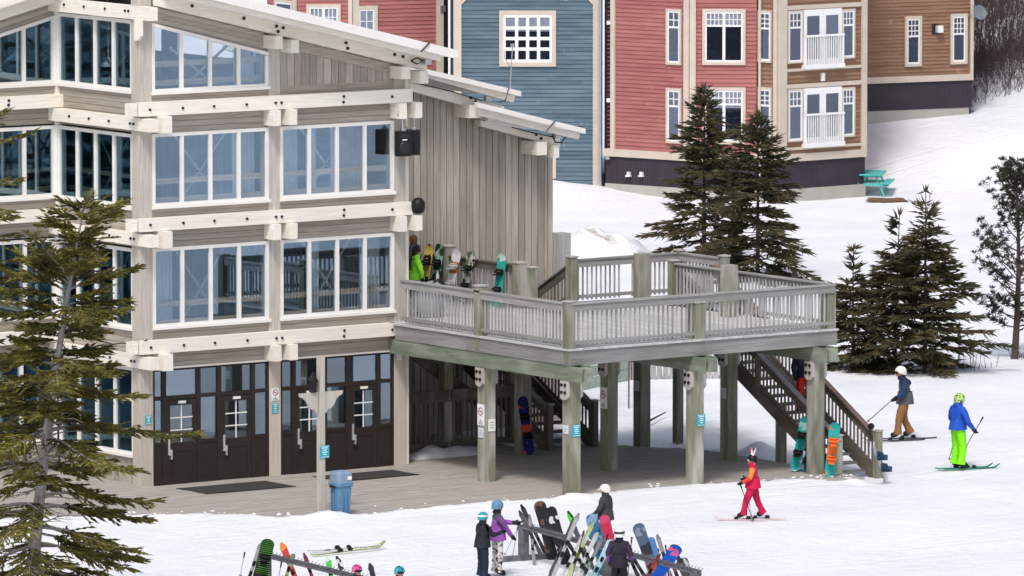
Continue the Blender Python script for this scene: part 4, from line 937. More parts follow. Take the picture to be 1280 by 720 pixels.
# ------------------------------------------------------------------ a person: one skinned body, clothes coloured by nearest limb
def person(label, loc, deg, h=1.72, cols=None, pose=None, helmet=None, goggles=None, hair=None, headwear='helmet', face=True, head_turn=0.0, spikes=False, group=None, band=None, bulk=1.14):
    """local frame: +Y faces forward, +X is the person's right-hand side when seen from behind"""
    s = h / 1.75
    J = dict(pelvis=(0, 0, .95), waist=(0, 0, 1.08), chest=(0, .0, 1.28), neck=(0, .0, 1.47), head=(0, .02, 1.60), crown=(0, .02, 1.68),
             shl=(-.185, 0, 1.40), ell=(-.27, -.03, 1.13), wrl=(-.25, .12, .93), shr=(.185, 0, 1.40), elr=(.27, -.03, 1.13), wrr=(.25, .12, .93),
             hpl=(-.095, 0, .90), knl=(-.11, .03, .50), anl=(-.12, 0, .12), tol=(-.13, .17, .06), hpr=(.095, 0, .90), knr=(.11, .03, .50), anr=(.12, 0, .12), tor=(.13, .17, .06))
    J.update(pose or {})
    R = dict(pelvis=.155, waist=.145, chest=.165, neck=.062, head=.095, crown=.08, shl=.085, ell=.062, wrl=.045, shr=.085, elr=.062, wrr=.045, hpl=.115, knl=.085, anl=.075, tol=.055, hpr=.115, knr=.085, anr=.075, tor=.055)
    E = [('pelvis', 'waist'), ('waist', 'chest'), ('chest', 'neck'), ('neck', 'head'), ('head', 'crown'), ('chest', 'shl'), ('shl', 'ell'), ('ell', 'wrl'), ('chest', 'shr'), ('shr', 'elr'), ('elr', 'wrr'),
         ('pelvis', 'hpl'), ('hpl', 'knl'), ('knl', 'anl'), ('anl', 'tol'), ('pelvis', 'hpr'), ('hpr', 'knr'), ('knr', 'anr'), ('anr', 'tor')]
    names = list(J); idx = {n: i for i, n in enumerate(names)}
    P = [Vector(J[n]) * s for n in names]
    me = bpy.data.meshes.new('body_skeleton'); me.from_pydata([tuple(p) for p in P], [(idx[a], idx[b]) for a, b in E], []); 
    tmp = bpy.data.objects.new('tmp_body', me); COL.objects.link(tmp)
    md = tmp.modifiers.new('skin', 'SKIN'); md.use_smooth_shade = True; md.branch_smoothing = .3
    for n in names:
        v = me.skin_vertices[0].data[idx[n]]; r = R[n] * s * (bulk if n not in ('head', 'crown', 'neck') else 1); v.radius = (r, r); v.use_root = n == 'pelvis'
    tmp.modifiers.new('sub', 'SUBSURF').levels = 2
    dg = bpy.context.evaluated_depsgraph_get(); ev = tmp.evaluated_get(dg); bm = bpy.data.meshes.new_from_object(ev)
    bpy.data.objects.remove(tmp); bm.name = 'body'
    c = dict(jacket=M['black'], pants=M['black'], boots=M['black'], glove=M['black'], skin=M['skin'], sleeve=None, vest=None); c.update(cols or {})
    slots = [c['jacket'], c['pants'], c['boots'], c['skin'], c['glove'], c['sleeve'] or c['jacket'], c.get('yoke') or c['jacket'], c.get('cuff') or c['sleeve'] or c['jacket']]
    if not bm.vertices: pass
    for v in bm.vertices:          # creases in the cloth
        q = v.co; k = mnoise.noise(q * 13 + Vector(loc)) * .012 + mnoise.noise(Vector((q.x * 9, q.y * 9, q.z * 26)) + Vector(loc)) * .010
        if q.z < P[idx['neck']].z: v.co = q + v.normal * k
    bm.materials.clear()
    for m in slots: bm.materials.append(m)
    reg = {('neck', 'head'): 3, ('head', 'crown'): 3, ('shl', 'ell'): 5, ('ell', 'wrl'): 7, ('shr', 'elr'): 5, ('elr', 'wrr'): 7, ('hpl', 'knl'): 1, ('knl', 'anl'): 1, ('anl', 'tol'): 2, ('hpr', 'knr'): 1, ('knr', 'anr'): 1, ('anr', 'tor'): 2, ('pelvis', 'hpl'): 1, ('pelvis', 'hpr'): 1}
    hem = (.86 if c.get('long') else .93) * s
    for p in bm.polygons:
        q = p.center; best = None
        for a, b in E:
            A = P[idx[a]]; B = P[idx[b]]; d = B - A; t = max(0, min(1, (q - A).dot(d) / max(1e-9, d.dot(d)))); dd = (q - A - d * t).length - .6 * (R[a] + (R[b] - R[a]) * t) * s
            if best is None or dd < best[0]: best = (dd, a, b)
        r = reg.get((best[1], best[2]), 0)
        if r in (0, 1) and best[1] in ('pelvis', 'waist', 'hpl', 'hpr') and best[2] in ('waist', 'hpl', 'hpr', 'knl', 'knr', 'chest'):
            r = 0 if q.z > hem + (J['pelvis'][2] - .95) * s else 1
        if r == 0 and q.z > P[idx['chest']].z + .04 * s and c.get('yoke'): r = 6
        if r == 3 and q.z < P[idx['neck']].z + .02 * s: r = 0
        if r == 1 and q.z < .10 * s: r = 2
        p.material_index = r; p.use_smooth = True
    root = thing('person', label, 'person', loc, rot_for(deg), group)
    bo = bpy.data.objects.new('body', bm); COL.objects.link(bo); bo.parent = root
    # gloves: palm, four unequal curled fingers and a thumb
    for sd, e, w_ in ((-1, 'ell', 'wrl'), (1, 'elr', 'wrr')):
        a = P[idx[e]]; b = P[idx[w_]]; d = (b - a).normalized(); fw = Vector((0, 1, 0)); side = d.cross(fw)
        if side.length < .2: side = d.cross(Vector((1, 0, 0)))
        side.normalize(); nrm = side.cross(d).normalized()
        g = MB(); g.tube([b - d * .05 * s, b + d * .0, b + d * .045 * s, b + d * .09 * s], [.05 * s, .048 * s, .05 * s, .038 * s], 8)
        for i, L in enumerate((.060, .070, .066, .052)):
            q = b + d * .08 * s + side * ((i - 1.5) * .024) * s; g.tube([q, q + d * L * .5 * s + nrm * .01, q + d * L * .8 * s + nrm * .035 * s], [.015 * s, .014 * s, .011 * s], 5)
        q = b + d * .02 * s + side * (-.045) * s * sd; g.tube([q, q + d * .04 * s - side * .02 * s * sd, q + d * .07 * s + nrm * .02], [.018 * s, .016 * s, .012 * s], 5)
        g.build('glove', c['glove'], bo, local=True, smooth=True)
    # head: hood/helmet, goggles, face
    hd = P[idx['head']]; ht = bpy.data.objects.new('head_details', None)
    Rm = Matrix.Rotation(head_turn, 4, 'Z')
    def hb(name, m, mat, smooth=True):
        m.v = [tuple(hd + Rm @ Vector(v)) for v in m.v]; return m.build(name, mat, bo, local=True, smooth=smooth)
    m = MB(); m.ell((0, .012 * s, -.005), (.080 * s, .098 * s, .118 * s), 12, 8); m.prism([(-.012, .10 * s, -.03), (.012, .10 * s, -.03), (.0, .104 * s, .012)], (0, .022 * s, -.004)); m.ell((0, .085 * s, -.075 * s), (.03 * s, .03 * s, .022 * s), 8, 4)
    for sx in (-1, 1): m.ell((sx * .082 * s, .0, -.01), (.012 * s, .022 * s, .032 * s), 6, 4)
    hb('face', m, c['skin'])
    m = MB()
    for sx in (-1, 1): m.ell((sx * .032 * s, .098 * s, .012 * s), (.012 * s, .008 * s, .008 * s), 6, 4)
    m.box(-.026 * s, .026 * s, .098 * s, .108 * s, -.060 * s, -.052 * s); hb('eyes', m, M['iron'])
    if helmet:
        m = MB(); n = 16; k = 7; rx, ry, rz_ = .125 * s, .145 * s, .128 * s
        for i in range(k + 1):
            ph = math.pi / 2 * i / k
            for j in range(n):
                t_ = 2 * math.pi * j / n; low = -.045 - .035 * (1 if math.sin(t_) < -.2 else 0)
                z = .035 * s + rz_ * math.sin(ph) if i else (.035 + low) * s + (.05 * s if math.sin(t_) > .45 else 0)
                m.v.append((rx * math.cos(ph) * math.cos(t_), -.004 * s + ry * math.cos(ph) * math.sin(t_), z))
        for i in range(k):
            for j in range(n): m.f.append((i * n + j, i * n + (j + 1) % n, (i + 1) * n + (j + 1) % n, (i + 1) * n + j)); m.m.append(0)
        hb('helmet', m, helmet)
        if band:
            m = MB(); pts = [(.129 * s * math.cos(a), -.004 * s + .149 * s * math.sin(a), .062 * s) for a in [2 * math.pi * i / 18 for i in range(19)]]
            for i in range(18): a, b = pts[i], pts[i + 1]; m.add([(a[0], a[1], a[2] - .022), (b[0], b[1], b[2] - .022), (b[0], b[1], b[2] + .022), (a[0], a[1], a[2] + .022)], [(0, 1, 2, 3)])
            hb('goggle_strap', m, band)
        if spikes:
            for i in range(9):
                a = ru(-.9, .9); b = ru(-.6, .9); d = Vector((math.sin(a) * .8, -math.sin(b) * .5, 1)).normalized(); q = Vector((d.x * .11, d.y * .12, .035 + d.z * .115)) * s
                m = MB(); m.tube([q, q + d * .13 * s, q + d * .21 * s], [.028 * s, .02 * s, .004], 5); hb('helmet_spike', m, (C('spike white', (.75, .75, .75)), C('spike red', (.6, .04, .08)), M['black'])[i % 3])
    if goggles:
        m = MB(); n = 8
        for i in range(n + 1):
            t_ = math.radians(30 + 120 * i / n); x, y = .098 * s * math.cos(t_), .115 * s * math.sin(t_)
            m.v += [(x, y + .012, -.022 * s), (x, y + .02, .048 * s), (x * .8, y - .03, .048 * s), (x * .8, y - .03, -.022 * s)]
        for i in range(n):
            for a in range(4): m.f.append((i * 4 + a, i * 4 + (a + 1) % 4, i * 4 + 4 + (a + 1) % 4, i * 4 + 4 + a)); m.m.append(0)
        hb('goggles', m, goggles)
    if hair:
        m = MB(); m.ell((0, -.012 * s, .03 * s), (.105 * s, .12 * s, .12 * s), 12, 7); m.ell((0, -.05 * s, -.05 * s), (.09 * s, .07 * s, .10 * s), 10, 6); hb('hair', m, hair)
    # collar and jacket hem
    nk = P[idx['neck']]; m = MB(); m.tube([nk - Vector((0, 0, .03 * s)), nk + Vector((0, .012, .05 * s)), nk + Vector((0, .015, .075 * s))], [.105 * s, .095 * s, .088 * s], 10, caps=False); m.build('collar', c.get('collar') or c.get('yoke') or c['jacket'], bo, local=True, smooth=True)
    pv = P[idx['pelvis']] ; m = MB(); k = .86 if c.get('long') else .93
    wv = P[idx['waist']]; zz = hem + (J['pelvis'][2] - .95) * s
    m.tube([(wv.x, wv.y, wv.z + .06 * s), (pv.x, pv.y, pv.z + .02 * s), (pv.x, pv.y, zz - .02 * s)], [.155 * s * bulk, .185 * s * bulk, .198 * s * bulk], 12, caps=False); m.build('jacket_skirt', c['jacket'], bo, local=True, smooth=True)
    for k_, a_ in (('knl', 'anl'), ('knr', 'anr')):        # trouser cuffs over the boots
        A = P[idx[k_]]; B = P[idx[a_]]; q = A + (B - A) * .62; m = MB(); m.tube([q, A + (B - A) * .85, B + (B - A).normalized() * .02], [.082 * s, .096 * s, .105 * s], 10, caps=False); m.build('trouser_cuff', c['pants'], bo, local=True, smooth=True)
    root['_h'] = h
    if '_h' in root: del root['_h']
    return root, P, idx
def wpt(root, p):      # local point of a person -> world
    return Matrix.Translation(root.location) @ Matrix.Rotation(root.rotation_euler.z, 4, 'Z') @ Vector(p)
def gpt(px, py):
    p = PZ(px, py, 0.0)
    for _ in range(3): p = PZ(px, py, gz(p.x, p.y) + .01)
    return p
def ray_at(px, py, depth_of):        # the point on a pixel's ray at the depth of another point
    d = ray(px, py); return CAM + d * ((Vector(depth_of) - CAM).dot(FH) / d.dot(FH))
def skis_flat(pairs, label, top, group=None, w=.11):
    """skis lying flat on the snow from tail to tip"""
    out = []
    for (a, b), lb in zip(pairs, label):
        out.append(ski(lb, a + Vector((0, 0, .02)), b + Vector((0, 0, .02)), (0, 0, 1), top, w=w, group=group))
    return out
# 1 brown trousers
q = gpt(1131, 550); q.z += .05
P1, J1, I1 = person('skier in grey and navy jacket, brown trousers and white helmet gliding left on the snow', q, -98, 1.84,
    dict(jacket=C('slate grey jacket', (.085, .095, .115)), yoke=C('navy jacket yoke', (.018, .026, .06)), sleeve=C('navy sleeve', (.02, .035, .085)), cuff=C('blue sleeve', (.02, .055, .16)), pants=C('tan brown trousers', (.26, .125, .045)), boots=M['black'], long=True),
    dict(hpl=(-.10, .02, .90), knl=(-.12, .17, .52), anl=(-.13, .20, .13), tol=(-.14, .38, .07), knr=(.12, .02, .50), anr=(.14, -.16, .13), tor=(.15, .02, .07), ell=(-.30, .08, 1.14), wrl=(-.22, .26, 1.0), elr=(.44, -.20, 1.30), wrr=(.30, -.02, 1.20), chest=(0, .05, 1.28), neck=(0, .08, 1.47), head=(0, .11, 1.60), crown=(0, .11, 1.68), shl=(-.185, .05, 1.40), shr=(.20, .03, 1.41)),
    helmet=C('white helmet', (.72, .70, .68), .35), goggles=C('dark goggles', (.05, .02, .04), .2))
f = heading(-98); g0 = Vector((0, 0, 0))
for sx, k, lb in ((-.13, .22, 'dark ski under the left boot of the brown trousered skier'), (.14, -.14, 'dark ski under the right boot of the brown trousered skier')):
    c0 = wpt(P1, (sx, k, 0)); c0.z = gz(c0.x, c0.y); ski(lb, c0 - f * .72 + Vector((0, 0, .03)), c0 + f * .92 + Vector((0, 0, .03)), (0, 0, 1), C('dark ski topsheet', (.06, .06, .08), .35), w=.11, group=None)
hl = wpt(P1, J1[I1['wrl']] + Vector((0, .06, 0)))
for (px_, py_, lb) in ((1083, 527, 'upper ski pole held forward by the brown trousered skier'), (1079, 531, 'lower ski pole held forward by the brown trousered skier')):
    e = ray_at(px_, py_, hl) - FH * .15; pole(lb, e, hl + (hl - e).normalized() * .08)
# 2 blue jacket
q = gpt(1197, 588); q.z += .05
P2, J2, I2 = person('skier in blue jacket, bright lime trousers and patterned green helmet at the right', q, 52, 1.88,
    dict(jacket=C('royal blue jacket', (.02, .085, .46)), pants=C('lime green trousers', (.22, .78, .015)), boots=M['black'], long=False),
    dict(ell=(-.29, .02, 1.14), wrl=(-.24, .18, 1.0), elr=(.33, .02, 1.10), wrr=(.30, .24, .90), head=(.0, .05, 1.59), crown=(0, .06, 1.67), knl=(-.11, .06, .5), knr=(.11, .06, .5)),
    helmet=graphic('green patterned helmet', [(.06, .12, .03), (.35, .6, .12), (.5, .6, .3)], 22), goggles=M['black'])
f = heading(80)
for sx, k, lb in ((-.10, 0, 'green ski under the left boot of the lime trousered skier'), (.10, .06, 'green ski under the right boot of the lime trousered skier')):
    c0 = wpt(P2, (sx, k + .05, 0)); c0.z = gz(c0.x, c0.y); ski(lb, c0 - f * .55 + Vector((0, 0, .03)), c0 + f * .92 + Vector((0, 0, .05)), (0, 0, 1), C('teal green ski', (.03, .20, .14), .4), w=.11)
hr = wpt(P2, J2[I2['wrr']] + Vector((0, .06, .02))); e = ray_at(1229, 521, hr); pole('ski pole tilted up in the right hand of the blue jacketed skier', hr - (e - hr).normalized() * .55, e)
hl2 = wpt(P2, J2[I2['wrl']] + Vector((0, .06, 0))); e = ray_at(1186, 576, hl2); pole('ski pole hanging from the left hand of the blue jacketed skier', e, hl2)
# 3 red suit
q = gpt(941, 650); q.z += .04
P3, J3, I3 = person('child skier in pink and orange suit with spiky black helmet facing left', q, -82, 1.50,
    dict(jacket=C('crimson jacket', (.55, .015, .07)), pants=C('crimson trousers', (.50, .012, .07)), sleeve=C('orange sleeve', (.80, .22, .05)), cuff=C('red orange sleeve', (.75, .07, .03)), collar=C('crimson collar', (.5, .01, .06)), long=True),
    dict(knl=(-.12, .17, .50), anl=(-.14, .24, .13), tol=(-.15, .42, .07), knr=(.13, -.10, .50), anr=(.15, -.26, .14), tor=(.16, -.08, .08), ell=(-.28, .03, 1.14), wrl=(-.2, .28, 1.0), elr=(.27, -.04, 1.14), wrr=(.20, .22, 1.06)),
    helmet=C('black helmet', (.012, .012, .014), .35), goggles=C('pale goggles', (.75, .7, .7), .25), spikes=True)
f = heading(-86)
for sx, k, lb in ((-.14, .26, 'pale ski under the front boot of the child in pink'), (.15, -.22, 'pale ski under the rear boot of the child in pink')):
    c0 = wpt(P3, (sx * .9, k * .86, 0)); c0.z = gz(c0.x, c0.y); ski(lb, c0 - f * .55 + Vector((0, 0, .025)), c0 + f * .66 + Vector((0, 0, .025)), (0, 0, 1), C('white red ski', (.62, .5, .5), .5), w=.10)
hr = wpt(P3, J3[I3['wrr']] + Vector((0, .05, 0))); e = ray_at(941, 652, hr) - FH * .25; e.z = gz(e.x, e.y) - .02; pole('pale ski pole planted beside the child in pink', e, hr + Vector((0, 0, .08)), C('pale pole', (.6, .6, .62), .3))
hl3 = wpt(P3, J3[I3['wrl']] + Vector((0, .05, 0))); e = wpt(P3, (-.3, -.05, .0)); e.z = gz(e.x, e.y); pole('dark ski pole on the far side of the child in pink', e, hl3)
# 4 white helmet behind the rack
q = gpt(757, 690)
P4, J4, I4 = person('person in charcoal jacket and white helmet standing behind the right ski rack', q, -65, 1.55,
    dict(jacket=C('charcoal jacket', (.05, .05, .055)), pants=C('teal blue trousers', (.03, .13, .19)), long=True), dict(wrr=(.2, .2, .95), ell=(-.27, .05, 1.12), wrl=(-.16, .24, 1.0)),
    helmet=C('white helmet', (.72, .70, .68), .35), goggles=C('red goggles', (.65, .04, .03), .2))
# 5 + 6 the pair at the left end of the rack
q = gpt(603, 724)
P5, J5, I5 = person('person in long dark jacket and teal helmet reaching towards the ski rack', q, 62, 1.50,
    dict(jacket=C('near black jacket', (.022, .025, .034)), pants=C('dark navy trousers', (.018, .024, .045)), long=True),
    dict(elr=(.27, .18, 1.16), wrr=(.20, .46, 1.22), ell=(-.24, .10, 1.15), wrl=(-.10, .34, 1.13)), helmet=C('teal helmet', (.03, .30, .38), .35), goggles=C('white goggles', (.7, .7, .72), .3), band=C('white strap', (.75, .75, .75)))
q = gpt(621, 720)
P6, J6, I6 = person('person in purple and grey jacket, spotted trousers and blue helmet beside the ski rack', q, 72, 1.70,
    dict(jacket=C('purple jacket', (.30, .09, .42)), yoke=C('grey purple yoke', (.07, .065, .10)), sleeve=C('purple sleeve', (.16, .07, .22)), cuff=C('purple cuff', (.30, .09, .42)), pants=graphic('spotted trousers', [(.03, .03, .03), (.55, .5, .48), (.7, .68, .66)], 14), collar=M['black'], long=True),
    dict(elr=(.26, .12, 1.15), wrr=(.16, .32, .92), ell=(-.24, .20, 1.22), wrl=(-.10, .46, 1.20)), helmet=C('blue grey helmet', (.12, .24, .38), .3), goggles=C('bronze goggles', (.25, .16, .1), .2))
hh = wpt(P6, J6[I6['wrl']] + Vector((0, .06, 0))); pole('ski pole handed across by the person in purple', ray_at(655, 652, hh), hh)
# 7 person with back turned at the right rack
q = gpt(774, 752)
P7, J7, I7 = person('person in black and purple jacket and white helmet with back turned at the rack', q, 8, 1.60,
    dict(jacket=C('black purple jacket', (.022, .02, .03)), sleeve=C('purple black sleeve', (.05, .03, .07)), cuff=C('violet cuff', (.22, .07, .34)), pants=M['black'], long=True), dict(elr=(.29, .02, 1.12), wrr=(.24, .16, 1.0)), helmet=C('white helmet', (.72, .70, .68), .35), band=M['black'])
# 8 + 9 on the deck near the wall
q = PZ(512, 381, DZ); person('person in bright lime shirt half hidden by the lodge corner on the deck', (8.62, 1.0, DZ), 80, 1.72, dict(jacket=C('lime shirt', (.30, .85, .05)), pants=C('white trousers', (.6, .6, .6)), long=False), dict(elr=(.28, .1, 1.1)), hair=C('dark hair', (.03, .02, .015)))
person('brown-haired person standing on the deck behind a yellow snowboard', (10.95, 4.45, DZ), -60, 1.62, dict(jacket=C('dark grey coat', (.05, .05, .06)), pants=M['black']), hair=C('brown hair', (.13, .065, .035)))
# 10 on the stair
zs = 1.05
person('person in dark jacket and red trousers walking down the deck stair', (15.95, -5.35, 1.20), 170, 1.78, dict(jacket=C('midnight jacket', (.012, .013, .03)), pants=C('bright red trousers', (.55, .035, .02))), dict(knl=(-.1, .16, .55), anl=(-.1, .1, .2), tol=(-.1, .26, .14)), helmet=M['black'])
# 11-12 at the bottom edge
for (px_, py_, lb, hc) in ((446, 795, 'person in pink helmet standing by the left ski rack', graphic('pink helmet', [(.55, .05, .22), (.75, .2, .38), (.25, .02, .1)], 14)), (499, 797, 'person in turquoise patterned helmet near the left ski rack', graphic('turquoise helmet', [(.02, .25, .32), (.08, .5, .5), (.02, .08, .15)], 14))):
    person(lb, gpt(px_, py_), 150, 1.52, dict(jacket=C('dark jacket', (.03, .03, .04)), pants=M['black']), helmet=hc, goggles=M['black'])
# ------------------------------------------------------------------ snowboards on the deck, leaning on the inner rail
FACE = (Vector((-1, -.35, 0))).normalized()
XRL = 11.52
def deckboard(px_top, py_top, lb, top, bind=None, L=1.45, lean=.22):
    p = PX(px_top, py_top, XRL); y = p.y; z1 = min(p.z, DZ + L * .97)
    snowboard(lb, (XRL - lean - .12, y - .05, z1 - L * .985), (XRL - .08, y, z1), FACE, top, M['iron'], bind, L=L, w=.28)
deckboard(541, 299, 'yellow snowboard with black print leaning on the deck rail', graphic('yellow board', [(.55, .38, .08), (.60, .42, .10), (.02, .02, .02)], 2.2), M['black'], 1.4)
deckboard(554, 300, 'black snowboard with dark green nose leaning on the deck rail', graphic('black green board', [(.012, .014, .012), (.02, .06, .035), (.3, .4, .35)], 3.2), None, 1.45)
deckboard(576, 307, 'white snowboard with white bindings and orange tail leaning on the deck rail', graphic('white orange board', [(.45, .16, .05), (.7, .7, .72), (.72, .72, .74)], 1.6), C('white binding', (.6, .6, .6)), 1.4, .34)
deckboard(594, 306, 'black and white patterned snowboard with green middle leaning on the deck rail', graphic('bw board', [(.02, .02, .025), (.5, .5, .48), (.12, .16, .08)], 4.5), None, 1.4, .3)
deckboard(632, 307, 'teal and white snowboard leaning on the deck rail near its end post', graphic('teal white board', [(.02, .26, .20), (.03, .33, .26), (.6, .68, .66)], 1.7), None, 1.4)
b = thing('back_pack', 'pale grey bag lying behind the deck railing near the lodge', 'bag', (8.9, -.1, DZ)); MB().ell((8.6, .3, DZ + .42), (.45, .3, .5), 12, 8).build('bag_body', C('grey bag', (.33, .34, .37)), b, smooth=True); MB().tube([(8.35, .05, DZ + .8), (8.6, 0, DZ + .97), (8.85, .05, DZ + .8)], .03, 6).build('strap', M['black'], b)
bt = thing('drink_bottle', 'small clear drink bottle standing on the deck rail bag', 'bottle', (8.7, .3, DZ + .92)); MB().lathe([(.03, 0), (.04, .02), (.04, .14), (.015, .2), (.015, .24)], 8, (8.75, .25, DZ + .9)).build('bottle_body', C('bottle plastic', (.5, .5, .5), .2), bt); MB().lathe([(.018, 0), (.018, .03)], 8, (8.75, .25, DZ + 1.14)).build('cap', C('red cap', (.5, .1, .05)), bt)
# ------------------------------------------------------------------ boards by the posts
def lean(pb, pt, L, near=True):
    """foot at a ground pixel, head on the ray of another pixel at length L"""
    A = gpt(*pb); d = ray(*pt); m_ = (A - CAM).dot(d); q = (CAM + d * m_ - A).length
    k = math.sqrt(max(0, L * L - q * q)); B = CAM + d * (m_ + (-k if near else k)); return A, B
TOCAM = -FH
A = PZ(666, 569, .12); snowboard('navy and red snowboard hanging upright on the shaded back deck post', (10.95, -.62, .05), (10.80, -.50, 1.52), (-.4, -1, 0), graphic('navy red board', [(.5, .06, .03), (.015, .018, .10), (.02, .02, .14)], 2.2), M['iron'], None, 1.5)
snowboard('teal snowboard leaning against the front stair behind the right deck post', PZ(993, 589, .02), ray_at(1008, 520, PZ(1003, 590)), TOCAM + RT * -.3, graphic('teal board', [(.02, .24, .25), (.03, .3, .3), (.25, .45, .45)], 2), M['iron'], None, w=.27)
snowboard('blue snowboard with orange tail leaning beside the right deck post', PZ(1006, 589, .02), ray_at(1018, 548, PZ(1012, 590)), TOCAM + RT * -.3, graphic('blue board', [(.45, .12, .05), (.04, .2, .32), (.05, .25, .38)], 2), M['iron'], None, w=.27)
snowboard('turquoise and orange snowboard with bright orange bindings beside the right deck post', PZ(1037, 596, .0), ray_at(1044, 527, PZ(1042, 597)), TOCAM, graphic('turquoise orange board', [(.6, .14, .04), (.03, .36, .33), (.04, .4, .36)], 2.2), M['iron'], C('orange binding', (.85, .14, .02)), w=.28)
snowboard('thin-edged white snowboard with dark bindings leaning on the foot of the stair', PZ(1107, 600, -.2), ray_at(1090, 555, PZ(1096, 600)), RT + TOCAM * .12, C('pale base', (.55, .56, .58)), M['signwhite'], C('dark blue binding', (.02, .05, .09)), w=.27)
# ------------------------------------------------------------------ racks
def rack(label, p0, p1, h, nposts):
    o = thing('ski_rack', label, 'ski rack', (p0 + p1) / 2, 0, 'ski racks'); u = Vector((0, 0, 1)); d = (p1 - p0); dn = d.normalized(); sd = dn.cross(u)
    g0 = (p0 + p1) / 2
    for s in (-1, 1): MB().beam(p0 + u * h + sd * .06 * s, p1 + u * h + sd * .06 * s, .05, .085).build('rail', M['racksteel'], o)
    for i in range(nposts):
        q = p0 + d * ((i + .03) / max(1, nposts - .94)); MB().box(q.x - .09, q.x + .09, q.y - .09, q.y + .09, -.05, h + .0).build('post', M['racksteel'], o)
        MB().beam(q - sd * .62 + u * .06, q + sd * .62 + u * .06, .14, .12).build('foot', M['racksteel'], o)
    n = int(d.length / .16)
    for i in range(n):
        q = p0 + d * ((i + .5) / n) + u * (h + .05)
        MB().tube([q + sd * .09 - u * .04, q + sd * .16 + u * .02], .008, 4).build('peg', M['iron'], o); MB().tube([q - sd * .09 - u * .04, q - sd * .16 + u * .02], .008, 4).build('peg', M['iron'], o)
    return o
M['racksteel'] = plain('worn painted rack timber', (.13, .13, .145), .6, 0, var=.4, scale=7)
RA, RB = Vector((-.35, -16.05, 0)), Vector((-1.75, -24.6, 0))
rack('long ski rack loaded with boards and crossed skis at the lower middle', RA, RB, .78, 3)
LA, LB = Vector((-7.55, -16.3, 0)), Vector((-8.1, -22.3, 0))
rack('ski rack with a striped snowboard at the lower left edge', LA, LB, .72, 2)
def onrack(kind, pb, pt, L, lb, top, near=True, **k):
    A, B = lean(pb, pt, L, near)
    if kind == 'b': return snowboard(lb, A, B, k.pop('face', TOCAM), top, k.pop('base', M['iron']), k.pop('bind', None), L=L, bindings=k.pop('bindings', True), w=k.pop('w', .28))
    return ski(lb, A, B, k.pop('face', TOCAM), top, w=k.pop('w', .10), L=L, group=k.pop('group', None))
brownblk = graphic('black board with brown stripe', [(.012, .012, .014), (.015, .015, .018), (.10, .06, .045)], 2.4)
mount = graphic('black board white peak', [(.014, .014, .016), (.016, .016, .02), (.45, .47, .5)], 2.0)
onrack('b', (692, 700), (673, 625), 1.5, 'black snowboard base with brown streak, tallest at the near end of the rack', brownblk, False, face=FH, base=brownblk)
onrack('b', (709, 706), (686, 632), 1.5, 'black snowboard base with a white peak graphic at the rack', mount, False, face=FH, base=mount)
blueb = graphic('blue swirl board', [(.012, .05, .12), (.03, .11, .21), (.16, .26, .36)], 2.6)
onrack('b', (757, 719), (738, 641), 1.5, 'blue swirled snowboard standing behind crossed skis', blueb, False, face=FH, base=blueb)
pinkb = graphic('pink red board', [(.40, .025, .06), (.42, .05, .12), (.28, .10, .28)], 1.3)
onrack('b', (775, 722), (754, 643), 1.5, 'pink red snowboard base in the middle of the rack', pinkb, False, face=FH, base=pinkb, w=.24)
greyb = graphic('grey blue board', [(.02, .025, .04), (.06, .09, .14), (.15, .19, .25)], 1.8)
onrack('b', (822, 728), (796, 653), 1.5, 'grey blue snowboard base leaning towards the right end of the rack', greyb, False, face=FH, base=greyb)
onrack('b', (828, 724), (811, 670), 1.15, 'small pale blue snowboard at the right end of the rack', C('pale blue board', (.06, .18, .38), .5), False, face=FH, base=C('pale blue board', (.06, .18, .38), .5), w=.22)
royal = graphic('royal blue pink board', [(.015, .10, .55), (.02, .12, .60), (.75, .15, .35)], 1.9)
onrack('b', (812, 735), (849, 680), 1.45, 'bright royal blue snowboard with pink graphic leaning right at the rack', royal, True, face=TOCAM, base=royal, bindings=False, w=.29)
cyan = graphic('pale cyan board', [(.25, .55, .58), (.45, .70, .70), (.65, .78, .78)], 3)
onrack('s', (735, 733), (766, 672), 1.35, 'broad pale turquoise ski with bindings beside the person in black and purple', cyan, True, w=.17)
onrack('s', (690, 724), (724, 640), 1.65, 'long grey white ski leaning across the rack', C('grey white ski', (.42, .42, .43), .35), True)
onrack('s', (686, 722), (720, 644), 1.6, 'dark edged grey ski paired with the long grey white ski', C('dark grey ski', (.10, .10, .11), .35), True)
onrack('s', (706, 730), (742, 651), 1.6, 'pale yellow green ski leaning across the rack', graphic('yellow green ski', [(.16, .22, .05), (.5, .58, .28), (.55, .62, .5)], 2), True)
onrack('s', (716, 731), (748, 663), 1.45, 'plain white ski leaning across the rack', C('white ski', (.66, .66, .64), .35), True)
onrack('s', (735, 706), (711, 641), 1.4, 'black ski with bright green ring tip behind the rack', graphic('black green ski', [(.012, .012, .014), (.015, .015, .018), (.08, .5, .05)], 3), False, w=.12)
onrack('s', (683, 694), (652, 632), 1.35, 'slim black ski at the near end of the rack', C('black ski', (.02, .02, .024), .35), False)
onrack('s', (678, 697), (650, 640), 1.3, 'slim black ski with pale edge at the near end of the rack', C('black pale ski', (.06, .06, .065), .35), False)
onrack('s', (840, 726), (822, 670), 1.25, 'grey ski with dark tip at the right end of the rack', C('grey ski', (.2, .19, .18), .4), False)
